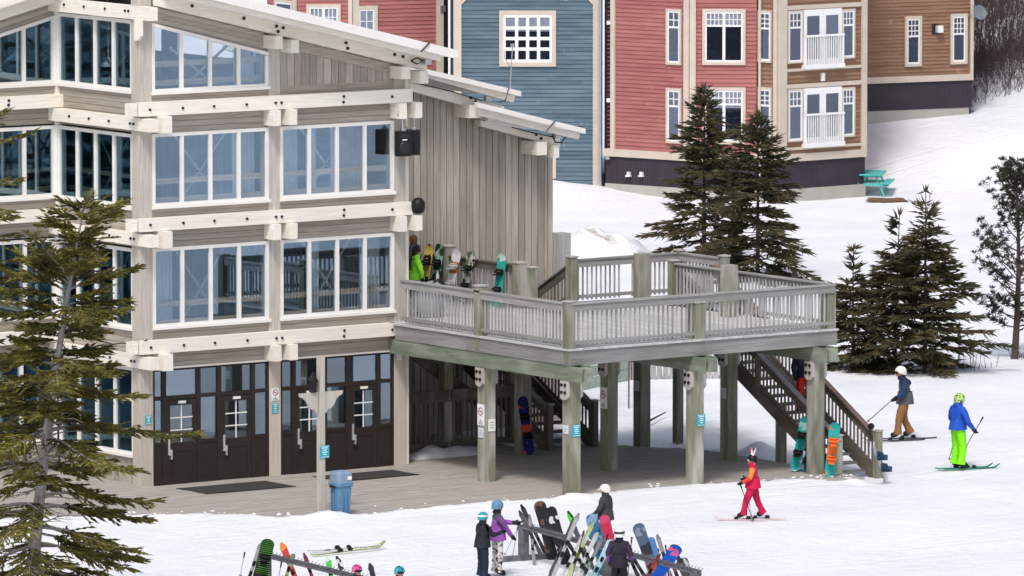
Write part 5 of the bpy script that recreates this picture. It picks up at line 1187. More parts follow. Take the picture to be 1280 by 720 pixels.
for pb, pt, col, lb in (((742, 712), (716, 655), (.05, .05, .06), 'charcoal ski behind the rack rail just right of the green ring tipped ski'), ((733, 714), (703, 668), (.02, .02, .025), 'black ski crossing low behind the rack under the grey white ski'), ((765, 716), (735, 664), (.03, .05, .09), 'navy ski behind the rack beside the blue swirled snowboard'), ((800, 726), (778, 676), (.08, .07, .07), 'brown grey ski behind the person in black and purple'), ((812, 730), (783, 684), (.04, .045, .05), 'dark ski right of the person in black and purple'), ((865, 735), (846, 694), (.03, .03, .03), 'last dark ski at the far right end of the rack'), ((852, 735), (835, 690), (.12, .05, .04), 'rust coloured ski behind the royal blue snowboard')):
    onrack('s', pb, pt, 1.2, lb, C('mixed ski %.2f %.2f' % col[:2], col, .5), False)
redb = graphic('red black board', [(.012, .012, .014), (.35, .06, .03), (.02, .02, .02)], 4)
onrack('b', (830, 738), (812, 700), 1.0, 'black and red patterned snowboard low at the right end of the rack', redb, False, face=FH, base=redb, w=.26)
onrack('b', (868, 740), (850, 696), 1.0, 'dark red topped snowboard at the far right end of the rack', graphic('maroon board', [(.03, .03, .035), (.22, .03, .04), (.05, .05, .055)], 2), False, face=FH, bindings=True)
e0 = PZ(632, 697, .0)
for a, b, lb in (((630, 695), (650, 655), 'silver ski pole leaning on the near rack post'), ((640, 698), (648, 656), 'second silver ski pole leaning upright on the near rack post'), ((676, 690), (655, 650), 'dark ski pole hanging from the rack rail')):
    A = gpt(*a); pole(lb, A, ray_at(*b, A) - FH * -.15, M['steel'])
for pb, pt, col, lb in (((699, 728), (733, 660), (.5, .5, .48), 'thin white ski low between the grey white ski and the yellow green ski'), ((722, 736), (753, 672), (.18, .2, .22), 'steel grey ski just right of the plain white ski'), ((790, 742), (766, 684), (.5, .42, .3), 'straw coloured ski half hidden by the person in black and purple'), ((880, 744), (856, 700), (.35, .34, .34), 'pale grey ski at the outermost right end of the rack'), ((796, 744), (826, 690), (.3, .05, .05), 'dark red ski crossing just left of the royal blue snowboard'), ((668, 706), (662, 645), (.2, .2, .21), 'slim grey ski upright at the near end of the rack')):
    onrack('s', pb, pt, 1.25, lb, C('rack ski %.2f %.2f' % col[:2], col, .5), pt[0] > pb[0], w=.08)
for a, b, lb in (((712, 733), (730, 664), 'thin black ski pole leaning beside the yellow green ski'), ((745, 730), (760, 668), 'thin black ski pole leaning by the pale turquoise ski'), ((783, 735), (790, 672), 'thin ski pole right of the person in black and purple'), ((838, 738), (832, 682), 'thin ski pole by the royal blue snowboard')):
    A = gpt(*a); pole(lb, A, ray_at(*b, A) - FH * -.1)
# left rack items
onrack('b', (322, 745), (336, 672), 1.45, 'black snowboard with lime green stripes on the left rack', graphic('green stripe board', [(.012, .012, .014), (.16, .55, .06), (.012, .012, .014)], 3.2, 'stripe'), True, face=TOCAM, w=.30)
onrack('s', (306, 738), (327, 677), 1.35, 'silver ski on the left rack beside the striped snowboard', C('silver ski', (.45, .46, .47), .3), True)
onrack('s', (312, 742), (330, 677), 1.4, 'dark grey ski on the left rack beside the striped snowboard', C('dark grey ski', (.10, .10, .11), .35), True)
onrack('s', (374, 735), (353, 681), 1.3, 'broad red ski with orange edge on the left rack', graphic('red orange ski', [(.30, .02, .03), (.42, .05, .04), (.65, .22, .04)], 1.8), False, w=.15)
onrack('s', (352, 738), (368, 690), 1.2, 'pale yellow ski crossing the left rack', C('pale yellow ski', (.5, .55, .3), .4), True)
onrack('s', (397, 742), (381, 694), 1.2, 'maroon ski on the left rack', C('maroon ski', (.14, .02, .05), .4), False, w=.09)
onrack('s', (418, 746), (410, 698), 1.2, 'bright green tipped ski on the left rack', graphic('green ski', [(.02, .2, .05), (.06, .4, .08), (.5, .6, .5)], 3), False, w=.12)
onrack('s', (440, 746), (422, 698), 1.2, 'black and white ski on the left rack', graphic('black white ski', [(.02, .02, .02), (.5, .5, .5), (.03, .03, .03)], 4), False, w=.11)
onrack('s', (474, 750), (463, 707), 1.1, 'dark navy ski tip rising between the pink and turquoise helmets', C('navy ski', (.02, .025, .05), .4), False, w=.12)
for a, b, lb in (((300, 722), (306, 690), 'thin ski pole leaning on the end of the left rack'), ((346, 735), (352, 702), 'dark ski pole in the middle of the left rack')):
    A = gpt(*a); pole(lb, A, ray_at(*b, A), M['steel'])
# pair of skis lying on the snow
a, b = gpt(388, 696), gpt(484, 686); ski('yellow green ski lying flat on the snow, nearer the rack', a + Vector((0, 0, .03)), a + (b - a) * .98 + Vector((0, 0, .05)), (0, 0, 1), graphic('lime ski', [(.12, .14, .05), (.30, .34, .08), (.45, .46, .40)], 2), w=.07)
a, b = gpt(385, 691), gpt(480, 685); ski('yellow white ski lying flat on the snow, farther from the rack', a + Vector((0, 0, .03)), b + Vector((0, 0, .05)), (0, 0, 1), graphic('white lime ski', [(.05, .05, .05), (.45, .46, .4), (.25, .29, .08)], 3), w=.07)
# ------------------------------------------------------------------ townhouses behind
def lapmat(name, col, col2):
    m, t, b = newmat(name); N = t.nodes; L = t.links; b.inputs['Roughness'].default_value = .7
    geo = N.new('ShaderNodeNewGeometry'); mp = N.new('ShaderNodeMapping'); mp.inputs['Scale'].default_value = (.9, .9, 7)
    n1 = N.new('ShaderNodeTexNoise'); n1.inputs['Scale'].default_value = 1; n1.inputs['Detail'].default_value = 6; L.new(geo.outputs['Position'], mp.inputs[0]); L.new(mp.outputs[0], n1.inputs['Vector'])
    ad = N.new('ShaderNodeMath'); ad.operation = 'MULTIPLY_ADD'; ad.inputs[1].default_value = .45; L.new(geo.outputs['Random Per Island'], ad.inputs[0])
    m2 = N.new('ShaderNodeMath'); m2.operation = 'MULTIPLY_ADD'; m2.inputs[1].default_value = 1.5; m2.inputs[2].default_value = -.48; L.new(n1.outputs['Fac'], m2.inputs[0]); L.new(m2.outputs[0], ad.inputs[2])
    cr = N.new('ShaderNodeValToRGB'); cr.color_ramp.elements[0].color = (*col, 1); cr.color_ramp.elements[1].color = (*col2, 1); L.new(ad.outputs[0], cr.inputs[0])
    n3 = N.new('ShaderNodeTexNoise'); n3.inputs['Scale'].default_value = 2.3; n3.inputs['Detail'].default_value = 3; L.new(geo.outputs['Position'], n3.inputs['Vector'])
    r3 = N.new('ShaderNodeMapRange'); r3.inputs[1].default_value = .69; r3.inputs[2].default_value = .74; r3.inputs[4].default_value = .55; L.new(n3.outputs['Fac'], r3.inputs[0])
    mx = N.new('ShaderNodeMix'); mx.data_type = 'RGBA'; L.new(r3.outputs[0], mx.inputs['Factor']); L.new(cr.outputs[0], mx.inputs['A']); mx.inputs['B'].default_value = (*[min(1, c * 1.5 + .05) for c in col2], 1)
    L.new(mx.outputs['Result'], b.inputs['Base Color']); return m
M['lap_blue'] = lapmat('faded blue clapboard', (.050, .092, .128), (.125, .19, .235))
M['lap_red'] = lapmat('faded red clapboard', (.28, .082, .078), (.41, .155, .142))
M['lap_tan'] = lapmat('tan brown clapboard', (.19, .10, .055), (.29, .165, .10))
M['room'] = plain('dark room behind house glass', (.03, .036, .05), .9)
M['hwhite'] = plain('white house joinery', (.78, .78, .78), .45, var=.03)
M['curtain'] = plain('pale curtain', (.80, .82, .86), .9, var=.2, scale=4)
class Facet:
    def __init__(s, root, A, B):
        s.root = root; s.A = Vector((A.x, A.y, 0)); s.d = (Vector((B.x, B.y, 0)) - s.A); s.L = s.d.length; s.d.normalize()
        s.n = Vector((s.d.y, -s.d.x, 0))
        if s.n.dot(FH) > 0: s.n = -s.n
    def at(s, px, py):
        r = ray(px, py); t = (s.A - CAM).dot(s.n) / r.dot(s.n); p = CAM + r * t; return (p - s.A).dot(s.d), p.z
    def P(s, a, z, o=0.0): q = s.A + s.d * a + s.n * o; return Vector((q.x, q.y, z))
    def box(s, name, mat, a0, a1, z0, z1, o0, o1, parent=None, mb=None):
        m = mb or MB(); v = [s.P(a, z, o) for z in (z0, z1) for (a, o) in ((a0, o0), (a1, o0), (a1, o1), (a0, o1))]
        m.add(v, [(0, 3, 2, 1), (4, 5, 6, 7), (0, 1, 5, 4), (1, 2, 6, 5), (2, 3, 7, 6), (3, 0, 4, 7)])
        return m.build(name, mat, parent or s.root) if mb is None else m
    def siding(s, a0, a1, z0, z1, mat, h=.142, name='siding'):
        m = MB(); z = z0
        while z < z1 - .01:
            zt = min(z + h, z1); a = a0
            while a < a1 - .01:
                b = min(a1, a + ru(2.2, 4.5))
                m.add([s.P(a, z, .034), s.P(b, z, .034), s.P(b, zt, .006), s.P(a, zt, .006), s.P(a, z, .0), s.P(b, z, .0)], [(0, 1, 2, 3), (4, 5, 1, 0)]); a = b
            z = zt
        o = m.build(name, mat, s.root); o['kind'] = 'stuff'; return o
    def rect(s, x0, y0, x1, y1):
        xm, ym = (x0 + x1) / 2, (y0 + y1) / 2
        return s.at(x0, ym)[0], s.at(x1, ym)[0], s.at(xm, y1)[1], s.at(xm, y0)[1]
    def window(s, r, cols, grid=None, trim=.09, name='window', curtain=None, sash=.06, gw=.014):
        """r = pixel rect of the outer trim; cols sashes wide; grid=(nx, ny, share of height at the top)"""
        a0, a1, z0, z1 = s.rect(*r)
        m = MB(); t = trim
        for q in ((a0, a1, z0, z0 + t), (a0, a1, z1 - t, z1), (a0, a0 + t, z0 + t, z1 - t), (a1 - t, a1, z0 + t, z1 - t)): s.box('', None, *q, .0, .095, mb=m)
        f = m.build(name, M['trim'], s.root)
        a0 += t; a1 -= t; z0 += t; z1 -= t
        w = (a1 - a0) / cols
        for i in range(cols):
            b0, b1 = a0 + i * w, a0 + (i + 1) * w; m = MB()
            for q in ((b0, b1, z0, z0 + sash), (b0, b1, z1 - sash, z1), (b0, b0 + sash * .8, z0 + sash, z1 - sash), (b1 - sash * .8, b1, z0 + sash, z1 - sash)): s.box('', None, *q, .05, .08, mb=m)
            if grid:
                gx, gy, sh = grid; zt = z1 - sash; zb = zt - (zt - z0 - sash) * sh; c0, c1 = b0 + sash * .8, b1 - sash * .8
                if sh < 1: s.box('', None, c0, c1, zb - .03, zb + .03, .05, .078, mb=m)
                for k in range(1, gx): q = c0 + (c1 - c0) * k / gx; s.box('', None, q - gw, q + gw, zb, zt, .051, .076, mb=m)
                for k in range(1, gy): q = zb + (zt - zb) * k / gy; s.box('', None, c0, c1, q - gw, q + gw, .0515, .0755, mb=m)
            m.build('sash', M['hwhite'], f)
            s.box('pane', M['glass_b'], b0 + .03, b1 - .03, z0 + .03, z1 - .03, .056, .060, parent=f)
            if curtain: s.box('curtain', M['curtain'], b0 + .03, b1 - .03, z1 - (z1 - z0) * curtain, z1 - .03, .050, .053, parent=f)
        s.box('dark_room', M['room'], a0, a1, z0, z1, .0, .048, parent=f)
        return f
def core(root, facets, z0, z1, depth, name, mat, inset=.1):
    """solid body behind the facets"""
    pts = [facets[0].P(0, z0, -inset)] + [f.P(f.L, z0, -inset) for f in facets]
    back = FH * depth
    poly = pts + [pts[-1] + back, pts[0] + back]
    return MB().prism(poly, (0, 0, z1 - z0)).build(name, mat, root)
def roofs(root, facets, z, depth):
    pts = [facets[0].P(0, z, .5)] + [f.P(f.L, z, .5) for f in facets]; a, b = pts[0], pts[-1]; back = FH * depth; up = Vector((0, 0, 2.6))
    m = MB(); m.add([a, b, b + back, a + back, a + back / 2 + up, b + back / 2 + up], [(0, 1, 5, 4), (3, 4, 5, 2), (0, 4, 3), (1, 2, 5), (0, 3, 2, 1)]); return m.build('roof', M['concrete'], root)
ZT = 9.2
def U(u, w): q = CAM + RT * u + FH * w; return Vector((q.x, q.y, 0))
# blue house
HB = thing('blue_house', 'faded blue clapboard townhouse with sixteen-pane white window', 'house', U(.6, 273), 0, 'townhouses behind the deck')
f = Facet(HB, PZ(563, 243), PZ(753, 243)); 
f.siding(.1, f.L - .25, .36, ZT, M['lap_blue']); f.box('foundation', M['concrete'], 0, f.L, -.4, .33, -.05, .03)
xa = f.at(567, 200)[0]; f.box('corner_trim', M['trim'], xa, xa + .27, .3, ZT, .0, 0.090); xa = f.at(741, 200)[0]; f.box('corner_trim', M['trim'], xa, xa + .30, .3, ZT, .0, 0.090)
for px_, sgn in ((577, 1), (741, -1)):
    a, z = f.at(px_, 5); m = MB(); m.add([f.P(a, z - .02, .001), f.P(a, z - .02, .058), f.P(a + sgn * .42, z + .42, .001), f.P(a + sgn * .42, z + .42, .058), f.P(a + sgn * .2, z + .55, .001), f.P(a + sgn * .2, z + .55, .058), f.P(a, z + .3, .001), f.P(a, z + .3, .058)], [(0, 2, 4, 6), (1, 7, 5, 3), (0, 1, 3, 2), (2, 3, 5, 4), (4, 5, 7, 6)]); m.build('bracket', M['trim'], HB)
f.window((624, 13, 695, 83), 1, (4, 4, 1.0), .14, curtain=.35, sash=.1, gw=.055); f.window((676, 190, 695, 223), 1, (2, 2, 1.0), .1)
core(HB, [f], -.3, ZT, 9, 'house_body', M['skirt']); roofs(HB, [f], ZT, 9); f0 = f
# red and tan house
HR = thing('red_house', 'red clapboard townhouse with bay windows over dark skirting behind the tall spruces', 'house', U(5.5, 271), 0, 'townhouses behind the deck')
pA, pB, pC = PZ(757, 244), PZ(862, 251), PZ(949, 251.5)
f1, f2_ = Facet(HR, pA, pB), Facet(HR, pB, pC)
ZS0, ZS1 = .42, 1.35
for f in (f1, f2_):
    f.siding(.1, f.L - .1, ZS1 + .26, ZT, M['lap_red']); f.box('skirting', M['skirt'], 0, f.L, ZS0, ZS1, -.05, .0); f.box('foundation', M['concrete'], 0, f.L, -.5, ZS0 - .002, -.05, .04); f.box('base_trim', M['trim'], 0, f.L, ZS1 + .002, ZS1 + .26, -.02, 0.080)
    n = int(f.L / .1); m = MB()
    for i in range(n): f.box('', None, i * f.L / n + .01, i * f.L / n + .05, ZS0, ZS1, .0, .012, mb=m)
    o = m.build('skirting_rib', M['skirt'], HR); o['kind'] = 'stuff'
xa = f1.at(765, 100)[0]; f1.box('corner_trim', M['trim'], xa, xa + .17, ZS1, ZT, .0, 0.100); f1.box('gap', M['black'], xa - .28, xa - .01, ZS1, ZT, .0, .03)  # black strip stands in for the darkness of the slot between houses
MB().tube([f1.P(xa - .40, -.2, .12), f1.P(xa - .40, ZT, .12)], .055, 7).build('downpipe', M['steel'], HR)
for zz in (3.2, 5.85): f1.box('pipe_clip', M['hwhite'], xa - .16, xa - .02, zz, zz + .12, .03, .09)
f1.box('corner_trim', M['trim'], f1.L - .20, f1.L + .02, ZS1, ZT, .0, 0.100); f2_.box('corner_trim', M['trim'], .0, .20, ZS1, ZT, .0, 0.102)
f1.box('frieze_trim', M['trim'], xa, f1.L, 7.48, 7.62, .0, 0.080)
f1.window((834, 11, 853, 81), 1, (2, 2, .3), .07); f1.window((834, 110, 853, 179), 1, (2, 2, .3), .07)
f2_.window((878, 11, 932, 81), 2, (4, 2, .26), .1, curtain=.3); f2_.window((878, 109, 932, 180), 2, (4, 2, .26), .1, curtain=.35)
for px_ in (787, 803):
    a, z = f1.at(px_, 217); m = MB(); f1.box('', None, a - .09, a + .09, z - .10, z - .06, .0, .14, mb=m); f1.box('', None, a - .055, a + .055, z - .06, z + .06, .0, .1, mb=m); m.build('vent_hood', M['hwhite'], HR)
a, z = f1.at(762, 197); f1.box('vent_hood', M['steel'], a - .08, a + .08, z - .06, z + .06, .05, .14)
core(HR, [f1, f2_], -.5, ZT, 9, 'house_body', M['skirt']); roofs(HR, [f1, f2_], ZT, 9)
HT = thing('tan_house', 'tan bay-fronted townhouse with white railed balcony doors', 'house', U(10.5, 270.5), 0, 'townhouses behind the deck')
pD, pE = PZ(972, 253), PZ(1081, 245)
f3a, f3b = Facet(HT, pC + RT * .03, pD), Facet(HT, pD, pE)
for f in (f3a, f3b):
    f.siding(.05, f.L - .05, ZS1 + .26, ZT, M['lap_tan']); f.box('skirting', M['skirt'], 0, f.L, ZS0, ZS1, -.05, .0); f.box('foundation', M['concrete'], 0, f.L, -.6, ZS0 - .002, -.05, .04); f.box('base_trim', M['trim'], 0, f.L, ZS1 + .002, ZS1 + .26, -.02, 0.080)
    n = int(f.L / .1); m = MB()
    for i in range(n): f.box('', None, i * f.L / n + .01, i * f.L / n + .05, ZS0, ZS1, .0, .012, mb=m)
    o = m.build('skirting_rib', M['skirt'], HT); o['kind'] = 'stuff'
MB().tube([pC + Vector((0, 0, -.2)) - FH * .1, pC + Vector((0, 0, ZT)) - FH * .1], .055, 7).build('downpipe', M['trim'], HT)
f3a.box('corner_trim', M['trim'], f3a.L - .14, f3a.L, ZS1, ZT, .0, 0.090); f3b.box('corner_trim', M['trim'], .0, .32, ZS1, ZT, .0, 0.102); f3b.box('corner_trim', M['trim'], f3b.L - .22, f3b.L, ZS1, ZT, .0, 0.100)
for (y0, y1) in ((13, 78), (109, 175)): f3a.window((949, y0, 966, y1), 1, (2, 3, .32), .06)
for (y0, y1) in ((11, 79), (109, 177)):
    f3b.window((983, y0 + 2, 1002, y1), 1, (3, 2, .3), .05); f3b.window((1050, y0, 1067, y1 - 6), 1, (3, 2, .3), .05)
    a0, a1, z0, z1 = f3b.rect(1003, y0, 1050, y1 + 3)
    d = MB()
    mid = (a0 + a1) / 2
    for (b0, b1) in ((a0, mid - .005), (mid + .005, a1)):
        m = MB(); s_ = .13
        for q in ((b0, b1, z0, z0 + .25), (b0, b1, z1 - .22, z1), (b0, b0 + s_, z0 + .25, z1 - .22), (b1 - s_, b1, z0 + .25, z1 - .22)): f3b.box('', None, *q, .03, .09, mb=m)
        dd = m.build('balcony_door', M['hwhite'], HT); f3b.box('pane', M['glass_b'], b0 + .1, b1 - .1, z0 + .2, z1 - .2, .056, .062, parent=dd); f3b.box('dark_room', M['room'], b0 + .1, b1 - .1, z0 + .2, z1 - .2, .0, .05, parent=dd)
    r = MB()
    for i in range(17): a = a0 + .03 + (a1 - a0 - .06) * i / 16; f3b.box('', None, a - .018, a + .018, z0 + .06, z0 + 1.0, .16, .19, mb=r)
    rl = r.build('balcony_balusters', M['hwhite'], HT)
    f3b.box('balcony_rail', M['hwhite'], a0 - .04, a1 + .04, z0 + 1.0, z0 + 1.07, .14, .21); f3b.box('balcony_sill', M['hwhite'], a0 - .05, a1 + .05, z0 - .08, z0 + .06, .0, .22)
    for q in (a0 - .02, a1 - .03): f3b.box('balcony_return', M['hwhite'], q, q + .05, z0 + .06, z0 + 1.0, .06, .2)
    f3b.box('window_head', M['trim'], .32, f3b.L - .22, z1 + .02, z1 + .16, .0, .085); f3b.box('window_sill', M['trim'], .32, f3b.L - .22, z0 - .14 + .0, z0 - .05, .0, .08)
for y in (96,): a, z = f3b.at(1027, y); f3b.box('porch_lamp', M['hwhite'], a - .07, a + .07, z - .14, z + .14, .02, .1)
core(HT, [f3a, f3b], -.5, ZT, 8, 'house_body', M['lap_tan']); roofs(HT, [f3a, f3b], ZT, 8)
# brown house on the rise
HN = thing('brown_house', 'brown clapboard townhouse on higher ground at the upper right', 'house', U(14.3, 281), 0, 'townhouses behind the deck')
f = Facet(HN, PZ(1062, 156, 1.8), PZ(1215, 150, 1.8)); zs0 = 2.25; zs1 = 3.22
f.siding(.05, f.L - .1, zs1 + .22, ZT + 2, M['lap_tan'], .13); f.box('skirting', M['skirt'], 0, f.L, zs0, zs1, -.05, .0); f.box('foundation', M['concrete'], 0, f.L - .12, .5, zs0 - .002, -.05, -.01); f.box('base_trim', M['trim'], 0, f.L, zs1 + .002, zs1 + .22, -.02, 0.080); f.box('corner_trim', M['trim'], f.L - .12, f.L, zs1, ZT + 2, .0, 0.090)
n = int(f.L / .1); m = MB()
for i in range(n): f.box('', None, i * f.L / n + .01, i * f.L / n + .05, zs0, zs1, .0, .012, mb=m)
o = m.build('skirting_rib', M['skirt'], HN); o['kind'] = 'stuff'
f.window((1130, 20, 1151, 83), 1, (3, 3, .38), .09); f.window((1187, 17, 1208, 80), 1, (3, 3, .38), .09)
a, z = f.at(1170, 36); m = MB(); f.box('', None, a - .17, a + .1, z - .18, z + .16, .0, .06, mb=m); m.build('vent_plate', M['iron'], HN); f.box('vent_hood', M['hwhite'], a - .05, a + .16, z - .12, z + .12, .061, .25)
core(HN, [f], 0, ZT + 2, 9, 'house_body', M['skirt']); roofs(HN, [f], ZT + 2, 9)
a, z = f.at(1218, 15); c = f.P(a - .05, z, .45)
DS = thing('satellite_dish', 'grey satellite dish on the corner of the brown townhouse', 'satellite dish', c)
dish = MB(); n = 14; dn = (-FH + RT * .5 + UPW * .4).normalized(); sx = dn.cross(UPW).normalized(); sy = sx.cross(dn)
for k in range(4):
    for i in range(n): t_ = 2 * math.pi * i / n; r = .27 * (k + .01) / 3; dish.v.append(c + (sx * math.cos(t_) + sy * math.sin(t_)) * r + dn * (r * r * .8))
for k in range(3):
    for i in range(n): dish.f.append((k * n + i, k * n + (i + 1) % n, (k + 1) * n + (i + 1) % n, (k + 1) * n + i)); dish.m.append(0)
dish.build('dish', C('dish grey', (.16, .18, .2), .4), DS, smooth=True); MB().tube([c - sy * .2, c + dn * .35], .015, 5).build('feed_arm', M['steel'], DS); MB().tube([c, c - dn * .2, f.P(a - .3, z - .1, .05)], .022, 5).build('mount', M['steel'], DS)
# left red house
HL = thing('red_house', 'red clapboard townhouse rising behind the lodge roof', 'house', U(-5, 274), 0, 'townhouses behind the deck')
def onw(px, w): q = CAM + RT * (w * (px - 640) / (FPX * math.cos(PIT) + HPX * math.sin(PIT) * 0) ) + FH * w; return Vector((q.x, q.y, 0))
g1, g2, g3 = Facet(HL, onw(335, 275), onw(372, 273.5)), Facet(HL, onw(372, 273.5), onw(441, 273.5)), Facet(HL, onw(441, 273.5), onw(556, 274.8))
for f in (g1, g2, g3): f.siding(.02, f.L - .02, 1.0, ZT, M['lap_red'])
g1.box('corner_trim', M['trim'], g1.L - .14, g1.L, 1, ZT, 0, 0.090); g2.box('corner_trim', M['trim'], g2.L - .14, g2.L, 1, ZT, 0, 0.090); g3.box('corner_trim', M['trim'], .0, .22, 1, ZT, 0, 0.092)
g3.box('frieze_trim', M['trim'], .22, g3.L, 7.45, 7.62, 0, 0.080)
g1.window((345, 0, 368, 60), 1, None, .08); g2.window((383, 5, 426, 70), 2, (3, 2, .4), .1, curtain=.9); g3.window((444, 7, 471, 72), 1, (2, 4, 1.0), .12, curtain=.95)
a, z = g3.at(553, 11); m = MB(); g3.box('', None, a - .12, a + .06, z - .1, z + .12, .0, .15, mb=m); m.build('wall_lamp', M['steel'], HL)
g3.box('downpipe', M['black'], g3.L - .06, g3.L + .1, 1, ZT, -.02, 0.080); g3.box('corner_trim', M['trim'], g3.L - .32, g3.L - .07, 1, ZT, 0, 0.090)
core(HL, [g1, g2, g3], -.3, ZT, 9, 'house_body', M['skirt']); roofs(HL, [g1, g2, g3], ZT, 9)
# antenna rod on the lodge eave
a0, a1 = PY(637.5, 114, YW - .95), PY(640.5, 58, YW - .95); an = thing('antenna', 'thin rod antenna standing on the middle lodge eave', 'antenna', a0)
MB().tube([a0, a1], .016, 5).build('rod', M['steel'], an); MB().tube([a1 - UPW * .02, a1 + UPW * .07], .05, 7).build('cap', M['steel'], an); MB().tube([PY(638.5, 85, YW - .95), PY(631, 72, YW - .95), PY(630.5, 64, YW - .95)], .012, 4).build('side_arm', M['steel'], an)
# picnic table
c = gpt(1091, 243); PT = thing('picnic_table', 'turquoise picnic table with benches beside the tan townhouse', 'picnic table', c, rot_for(98))
tq = C('turquoise paint', (.10, .48, .45), .5)
for i in range(5): MB().box(-.9, .9, -.38 + i * .155, -.38 + i * .155 + .145, .72, .76).build('table_board', tq, PT, local=True)
for s in (-1, 1):
    for k in (0, 1): y = s * (.46 + k * .15); MB().box(-.9, .9, y - .07, y + .07, .43, .47).build('bench_board', tq, PT, local=True)
for sx in (-.65, .65):
    for s in (-1, 1): MB().beam((sx, s * .16, .72), (sx, s * .46, 0), .09, .05, up=(0, 1, 0)).build('leg', tq, PT, local=True)
    MB().beam((sx + .05, -.62, .40), (sx + .05, .62, .40), .05, .09).build('cross_member', tq, PT, local=True); MB().beam((sx + .05, -.36, .69), (sx + .05, .36, .69), .05, .07).build('top_batten', tq, PT, local=True)
# ------------------------------------------------------------------ trees
def spindles(m, pts, dirs, lens, rads):
    """4-sided tapered needle twigs"""
    for p, d, L, r in zip(pts, dirs, lens, rads):
        a = d.cross(Vector((.3, .2, 1))).normalized() * r; b = d.cross(a).normalized() * r; q = p + d * (L * .35); e = p + d * L; n = len(m.v)
        m.v += [tuple(p), tuple(q + a), tuple(q + b), tuple(q - a), tuple(q - b), tuple(e)]
        m.f += [(n, n + 1, n + 2), (n, n + 2, n + 3), (n, n + 3, n + 4), (n, n + 4, n + 1), (n + 5, n + 2, n + 1), (n + 5, n + 3, n + 2), (n + 5, n + 4, n + 3), (n + 5, n + 1, n + 4)]; m.m += [0] * 8
def spruce(label, base, H, R, seed, nb, mats, t0=.06, lean=None, tw=.24, rad=.026, prof=None, droop=.25, name='spruce_tree', group=None, gap=0.0, trunk_r=None, dead=0, side=None, step=.12, mins=.16, thin=False):
    rg = random.Random(seed); U_ = lambda a, b: a + (b - a) * rg.random()
    root = thing(name, label, 'tree', base, 0, group); base = Vector(base)
    lean = lean or (lambda t: Vector((0, 0, 0))); prof = prof or (lambda t: (1 - t) ** 1.0)
    tr = trunk_r or H * .014
    at = lambda t: base + Vector((0, 0, H * t)) + lean(t)
    ts = [i / 14 for i in range(15)]
    tm = MB().tube([at(t) for t in ts], [max(.012, tr * (1 - t) ** .8) for t in ts], 9); tm.build('trunk', mats[1], root, smooth=True)
    cm = MB(); bmb = MB()
    for i in range(nb):
        t = t0 + (1 - t0) * (i + rg.random()) / nb; t = min(t, .985)
        az = i * 2.399 + U_(-.6, .6); L = R * prof(t) * U_(.38, 1.22) * (1 + .22 * math.sin(az * 2 + t * 9 + seed)) + .12 * (1 - t)
        if rg.random() < gap or (thin and t > .70 and rg.random() < .5): continue
        if side: L *= side(az)
        el = math.radians(38 * (t - .30) + U_(-8, 8)) if t < .8 else math.radians(U_(25, 50))
        hd = Vector((math.cos(az), math.sin(az), 0)); p = at(t); n = max(3, int(L / .25)); pts = [p]
        for k in range(n):
            s = (k + 1) / n; e = el - droop * math.sin(s * 2.2) + droop * .9 * max(0, s - .55); p = p + (hd * math.cos(e) + UPW * math.sin(e)) * (L / n) + Vector((U_(-.02, .02), U_(-.02, .02), U_(-.02, .02))); pts.append(p)
        br = max(.008, tr * .26 * (L / R)); bmb.tube(pts, [br * (1 - .75 * k / n) for k in range(n + 1)], 4, caps=False)
        # secondary twigs
        d0 = 0.12 if t > .5 else .25; acc = L * d0
        P_, D_, L_, R_ = [], [], [], []
        while acc < L:
            s = acc / L; k = min(n - 1, int(s * n)); f = s * n - k; q = pts[k] + (pts[k + 1] - pts[k]) * f; ax = (pts[k + 1] - pts[k]).normalized(); sd = ax.cross(UPW).normalized()
            for sg in (-1, 1):
                tl = (tw * 2.2 * (1 - s) + tw * .8) * U_(.6, 1.15) * min(1, L / .8 + .3)
                dv = (ax * U_(.55, .95) + sd * sg * U_(.5, .9) + UPW * U_(-.30, .22)).normalized(); q2 = q; nn = max(1, int(tl / mins))
                for j in range(nn):
                    P_.append(q2); D_.append((dv + Vector((U_(-.2, .2), U_(-.2, .2), U_(-.25, .1)))).normalized()); L_.append(tl / nn * 1.6); R_.append(rad * U_(.75, 1.25)); 
                    for z in (-1, 1):
                        if rg.random() < .75: P_.append(q2 + dv * U_(0, .08)); D_.append((dv * .8 + sd * z * .55 + ax * .35 + UPW * U_(-.3, .25)).normalized()); L_.append(mins * U_(.7, 1.3)); R_.append(rad * U_(.6, 1.05))
                    q2 = q2 + dv * (tl / nn)
            P_.append(q); D_.append((ax + UPW * U_(.1, .5)).normalized()); L_.append(mins * 1.2); R_.append(rad)
            acc += step * U_(.8, 1.2)
        P_.append(pts[-1] - (pts[-1] - pts[-2]) * .5); D_.append((pts[-1] - pts[-2]).normalized()); L_.append(mins * 2); R_.append(rad)
        spindles(cm, P_, D_, L_, R_)
    top = at(1); spindles(cm, [top - Vector((0, 0, .15))] * 5, [Vector((U_(-.5, .5), U_(-.5, .5), 1)).normalized() for _ in range(5)], [.3] * 5, [rad] * 5)
    for i in range(dead):                 # bare dead branches low on the trunk
        t = U_(.10, .62); az = U_(0, 6.28); p = at(t); d = Vector((math.cos(az), math.sin(az), U_(-.25, .3))).normalized(); L = U_(.5, 1.5); q = p
        pts = [p]
        for k in range(4): q = q + (d + Vector((U_(-.25, .25), U_(-.25, .25), U_(-.3, .15)))).normalized() * L / 4; pts.append(q)
        bmb.tube(pts, [.02, .015, .011, .008, .004], 4, caps=False)
        for k in (1, 2, 3): bmb.tube([pts[k], pts[k] + (d + Vector((U_(-.8, .8), U_(-.8, .8), U_(-.5, .5)))).normalized() * L * .35], [.009, .003], 3, caps=False)
